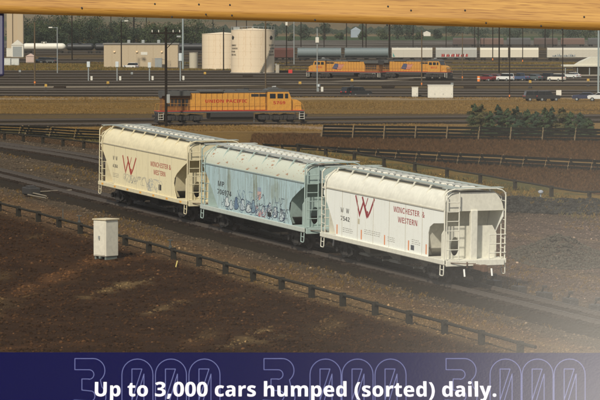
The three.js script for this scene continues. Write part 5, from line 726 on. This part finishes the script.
// ---------------------------------------------------------------- the viewing deck: an oak frame with a clear sheet, leaning back, and the caption board
{
  const aim = ray(636, 425).normalize(), N = aim.clone().negate().add(SUN).normalize();           // the sheet stands so that the sun is mirrored just below its right end
  const C0 = V(0, EYE, 0), mid = C0.clone().addScaledVector(ray(300, 200).normalize(), 8);
  const hit = (u, v, off = 0) => { const r = ray(u, v), k = (mid.clone().addScaledVector(N, off).sub(C0).dot(N)) / r.dot(N); return C0.clone().addScaledVector(r, k); };
  const basis = (a, b) => { const x = b.clone().sub(a).normalize(), y = N.clone().cross(x).normalize(), z = x.clone().cross(y); return new THREE.Matrix4().makeBasis(x, y, z); };
  const oak = dataTex(1024, 256, (u, v) => { const w = tile((a, b) => fbm(a * 0.12, b, 4), u, v, 26), f = tile((a, b) => fbm(a * 0.05, b * 1.6, 3), u, v, 110), pore = Math.max(0, tile((a, b) => nz(a * 0.18, b * 2.0), u, v, 120) - 0.22); const g = 0.5 + 0.45 * w + 0.55 * f - 1.9 * pore; return [0.60 + 0.29 * g, 0.42 + 0.30 * g, 0.19 + 0.22 * g]; });
  const oakM = new THREE.MeshPhysicalMaterial({ map: oak, color: new THREE.Color().setRGB(0.73, 0.665, 0.49), roughness: 0.55, specularIntensity: 0.5 });
  const floorY = EYE - 1.66;
  const fr = thing('display_frame', 'varnished oak frame of a leaning view panel, dotted with nail holes', 'frame', [mid.x, floorY, mid.z - 0.2]); const inv = fr.position.clone().negate();
  const piece = (name, a, b, h, up, d0, d1, m, parent = fr) => { // box along a-b, h tall upwards (up) or downwards, from d0 to d1 along the normal
    const L = a.distanceTo(b), g = new RoundedBoxGeometry(L, h, d1 - d0, 4, 0.018), uv = g.attributes.uv, p = g.attributes.position; for (let i = 0; i < p.count; i++) uv.setXY(i, p.getX(i) / 1.1 + 0.5, (p.getY(i) + p.getZ(i) * 0.9) / 0.28);
    g.translate(L / 2, up * h / 2, (d0 + d1) / 2).applyMatrix4(basis(a, b).setPosition(a.clone().add(inv))); return mesh(name, g, m, parent);
  };
  const tl = hit(-70, 12.0), trr = hit(670, 33.0); const rail = piece('top_rail', tl, trr, 0.14, 1, -0.01, 0.024, oakM);
  const bl = hit(-70, 455), br = hit(670, 455); piece('bottom_rail', bl, br, 0.10, -1, -0.03, 0.045, oakM);
  piece('stile', hit(-70, 455), hit(-70, 12), 0.1, 1, -0.03, 0.045, oakM); piece('stile', hit(670, 12), hit(670, 455), 0.1, 1, -0.03, 0.045, oakM);
  for (const e of [bl, br]) { const f = V(e.x, floorY, e.z - 0.05); mesh('foot', J([bar(e.clone().add(inv), f.add(inv), 0.09, 0.06)]), oakM, fr); }
  const nailM = M.black; for (const [u, v] of [[82, 8], [199, 4.5], [155, 4], [230, 5], [206, 14.5], [232, 15.5], [172, 17], [388, 6.5], [411, 10.5], [315, 20], [387, 25], [465, 10.5], [486, 23], [541, 26], [562, 29.3], [584, 17]]) { const c = hit(u, v, 0.0245).add(inv), n = mesh('nail_hole', uvBox(new THREE.CylinderGeometry(0.0022, 0.0022, 0.003, 10).applyQuaternion(new THREE.Quaternion().setFromUnitVectors(V(0, 1, 0), N))), nailM, rail); n.position.copy(c); }
  // narrow navy edging down the left end
  { const a = hit(-8, 76), b = hit(-8, 10), g = piece('edge_strip', a, b, 0.03, -1, -0.012, -0.002, std([0.010, 0.008, 0.05], 0.5)); }
  // clear sheet added in the frame, leaned and roughened to throw sun glare over the view
  const pane = (() => { const a = hit(-72, 452, 0.006), b = hit(672, 452, 0.006), c = hit(672, 12, 0.006), d = hit(-72, 12, 0.006), g = new THREE.BufferGeometry(); g.setAttribute('position', new THREE.Float32BufferAttribute([a, b, c, a, c, d].flatMap((p) => p.clone().add(inv).toArray()), 3)); g.setAttribute('uv', new THREE.Float32BufferAttribute([0, 0, 9, 0, 9, 6, 0, 0, 9, 6, 0, 6], 2)); g.computeVertexNormals(); return g; })();
  const ripple = dataTex(256, 256, (u, v) => { const g = 0.5 + 0.9 * tile((a, b) => fbm(a, b, 3), u, v, 40); return [g, g, g]; }, false);
  mesh('glare_sheet', pane, new THREE.MeshPhysicalMaterial({ color: 0xffffff, transmission: 1, thickness: 0, roughness: 0.165, ior: 1.49, specularIntensity: 0.025, bumpMap: ripple, bumpScale: 0.000014, side: THREE.DoubleSide }), fr);
  // caption board
  const NB = V(0, 0.36, 1).normalize(), m2 = C0.clone().addScaledVector(ray(300, 352).normalize(), 8.5), hb = (u, v) => { const r = ray(u, v); return C0.clone().addScaledVector(r, m2.clone().sub(C0).dot(NB) / r.dot(NB)); };
  const A = hb(-66, 352.2), B = hb(666, 352.9), L = A.distanceTo(B), Hb = 0.235, bx = B.clone().sub(A).normalize(), by = NB.clone().cross(bx).normalize(), bm = new THREE.Matrix4().makeBasis(bx, by, bx.clone().cross(by)), im = bm.clone().setPosition(A).invert();
  const K = 2048 / L, at = (u, v) => { const q = hb(u, v).applyMatrix4(im); return [q.x * K, -q.y * K]; };
  const TWO = Math.round(Hb * K), sign = canvasTex(2048, TWO, (c, w, h) => {
    c.fillStyle = '#08083c'; c.fillRect(0, 0, w, h); for (let i = 0; i < 9000; i++) { c.fillStyle = `rgba(${rnd() > 0.5 ? '60,60,120' : '0,0,10'},${0.10 * rnd()})`; c.fillRect(rnd() * w, rnd() * h, 3, 3); }
    const k = (at(500, 380)[0] - at(100, 380)[0]) / 400;
    c.strokeStyle = '#626895'; c.lineWidth = 0.9 * k; c.lineJoin = 'round';
    const path = (pts, close) => { c.beginPath(); pts.forEach((p, i) => { const q = at(p[0], p[1]); i ? c.lineTo(q[0], q[1]) : c.moveTo(q[0], q[1]); }); if (close) c.closePath(); c.stroke(); };
    const arc = (cx, cy, rx, ry, a0, a1, n = 14) => Array.from({ length: n + 1 }, (_, i) => { const a = a0 + (a1 - a0) * i / n; return [cx + Math.cos(a) * rx, cy + Math.sin(a) * ry]; });
    const three = (x) => path([[x, 358.6], ...arc(x + 18, 370.5, 12, 12, -1.57, 0.9), ...arc(x + 18, 397, 13, 14, -0.8, 1.57), [x - 1, 411], [x - 1, 400], ...arc(x + 16, 396, 4, 5, 1.4, -1.4), [x + 7, 390], [x + 7, 379], [x + 14, 379], ...arc(x + 14, 374.5, 5, 4.8, 1.57, -1.57), [x, 369.6]], true);
    const zero = (x) => { path([...arc(x + 15.5, 374.5, 15.5, 15.5, Math.PI, 2 * Math.PI), ...arc(x + 15.5, 402, 15.5, 13, 0, Math.PI)], true); path([[x + 10, 369], [x + 20, 369], [x + 10, 400]], true); path([[x + 22, 374], [x + 22, 408], [x + 12, 408]], true); };
    for (const x of [75, 264, 446]) three(x); for (const x of [122, 155.5, 189, 310, 342, 375, 490, 522, 554]) zero(x);
    c.fillStyle = '#f6f5f8'; const [x0, yb] = at(93, 396.4), x1 = at(497.5, 396.4)[0], cap = yb - at(93, 382)[1]; c.font = `bold ${cap / 0.73}px sans-serif`; const s = 'Up to 3,000 cars humped (sorted) daily.', m = c.measureText(s).width; c.save(); c.translate(x0, yb); c.scale((x1 - x0) / m, 1); c.fillText(s, 0, 0); c.restore();
  });
  const bg = new THREE.BoxGeometry(L, Hb, 0.012), uv = bg.attributes.uv, p = bg.attributes.position; for (let i = 0; i < p.count; i++) uv.setXY(i, p.getX(i) / L + 0.5, p.getY(i) / Hb + 0.5);
  const board = thing('caption_board', 'navy caption board reading Up to 3,000 cars humped (sorted) daily', 'sign board', A.toArray()); board.setRotationFromMatrix(bm);
  mesh('panel', bg.translate(L / 2, -Hb / 2, -0.006), new THREE.MeshPhysicalMaterial({ map: sign, roughness: 0.9, specularIntensity: 0 }), board);
  for (const x of [0.12, L - 0.12]) { const a = V(x, -Hb + 0.02, -0.03), w = a.clone().applyMatrix4(bm.clone().setPosition(A)), e = w.clone().setY(floorY).applyMatrix4(im); mesh('leg', J([bar(V(x, -0.02, -0.03), a, 0.04), bar(a, e, 0.04)]), M.steelDark, board); }
  // deck under the frame and its steel legs
  const dk = new THREE.Group(); dk.name = 'viewing_deck'; dk.userData.kind = 'structure'; scene.add(dk); mesh('deck_slab', J([box(-3, 3, floorY - 0.2, floorY, -9.4, 2.5)]), M.concrete, dk);
  for (const x of [-2.7, 2.7]) for (const z of [-9.0, 2.1]) mesh('column', J([box(x - 0.15, x + 0.15, hgt(x, z) - 0.5, floorY - 0.2, z - 0.15, z + 0.15)]), M.galv, dk);
}
renderer.render(scene, camera);
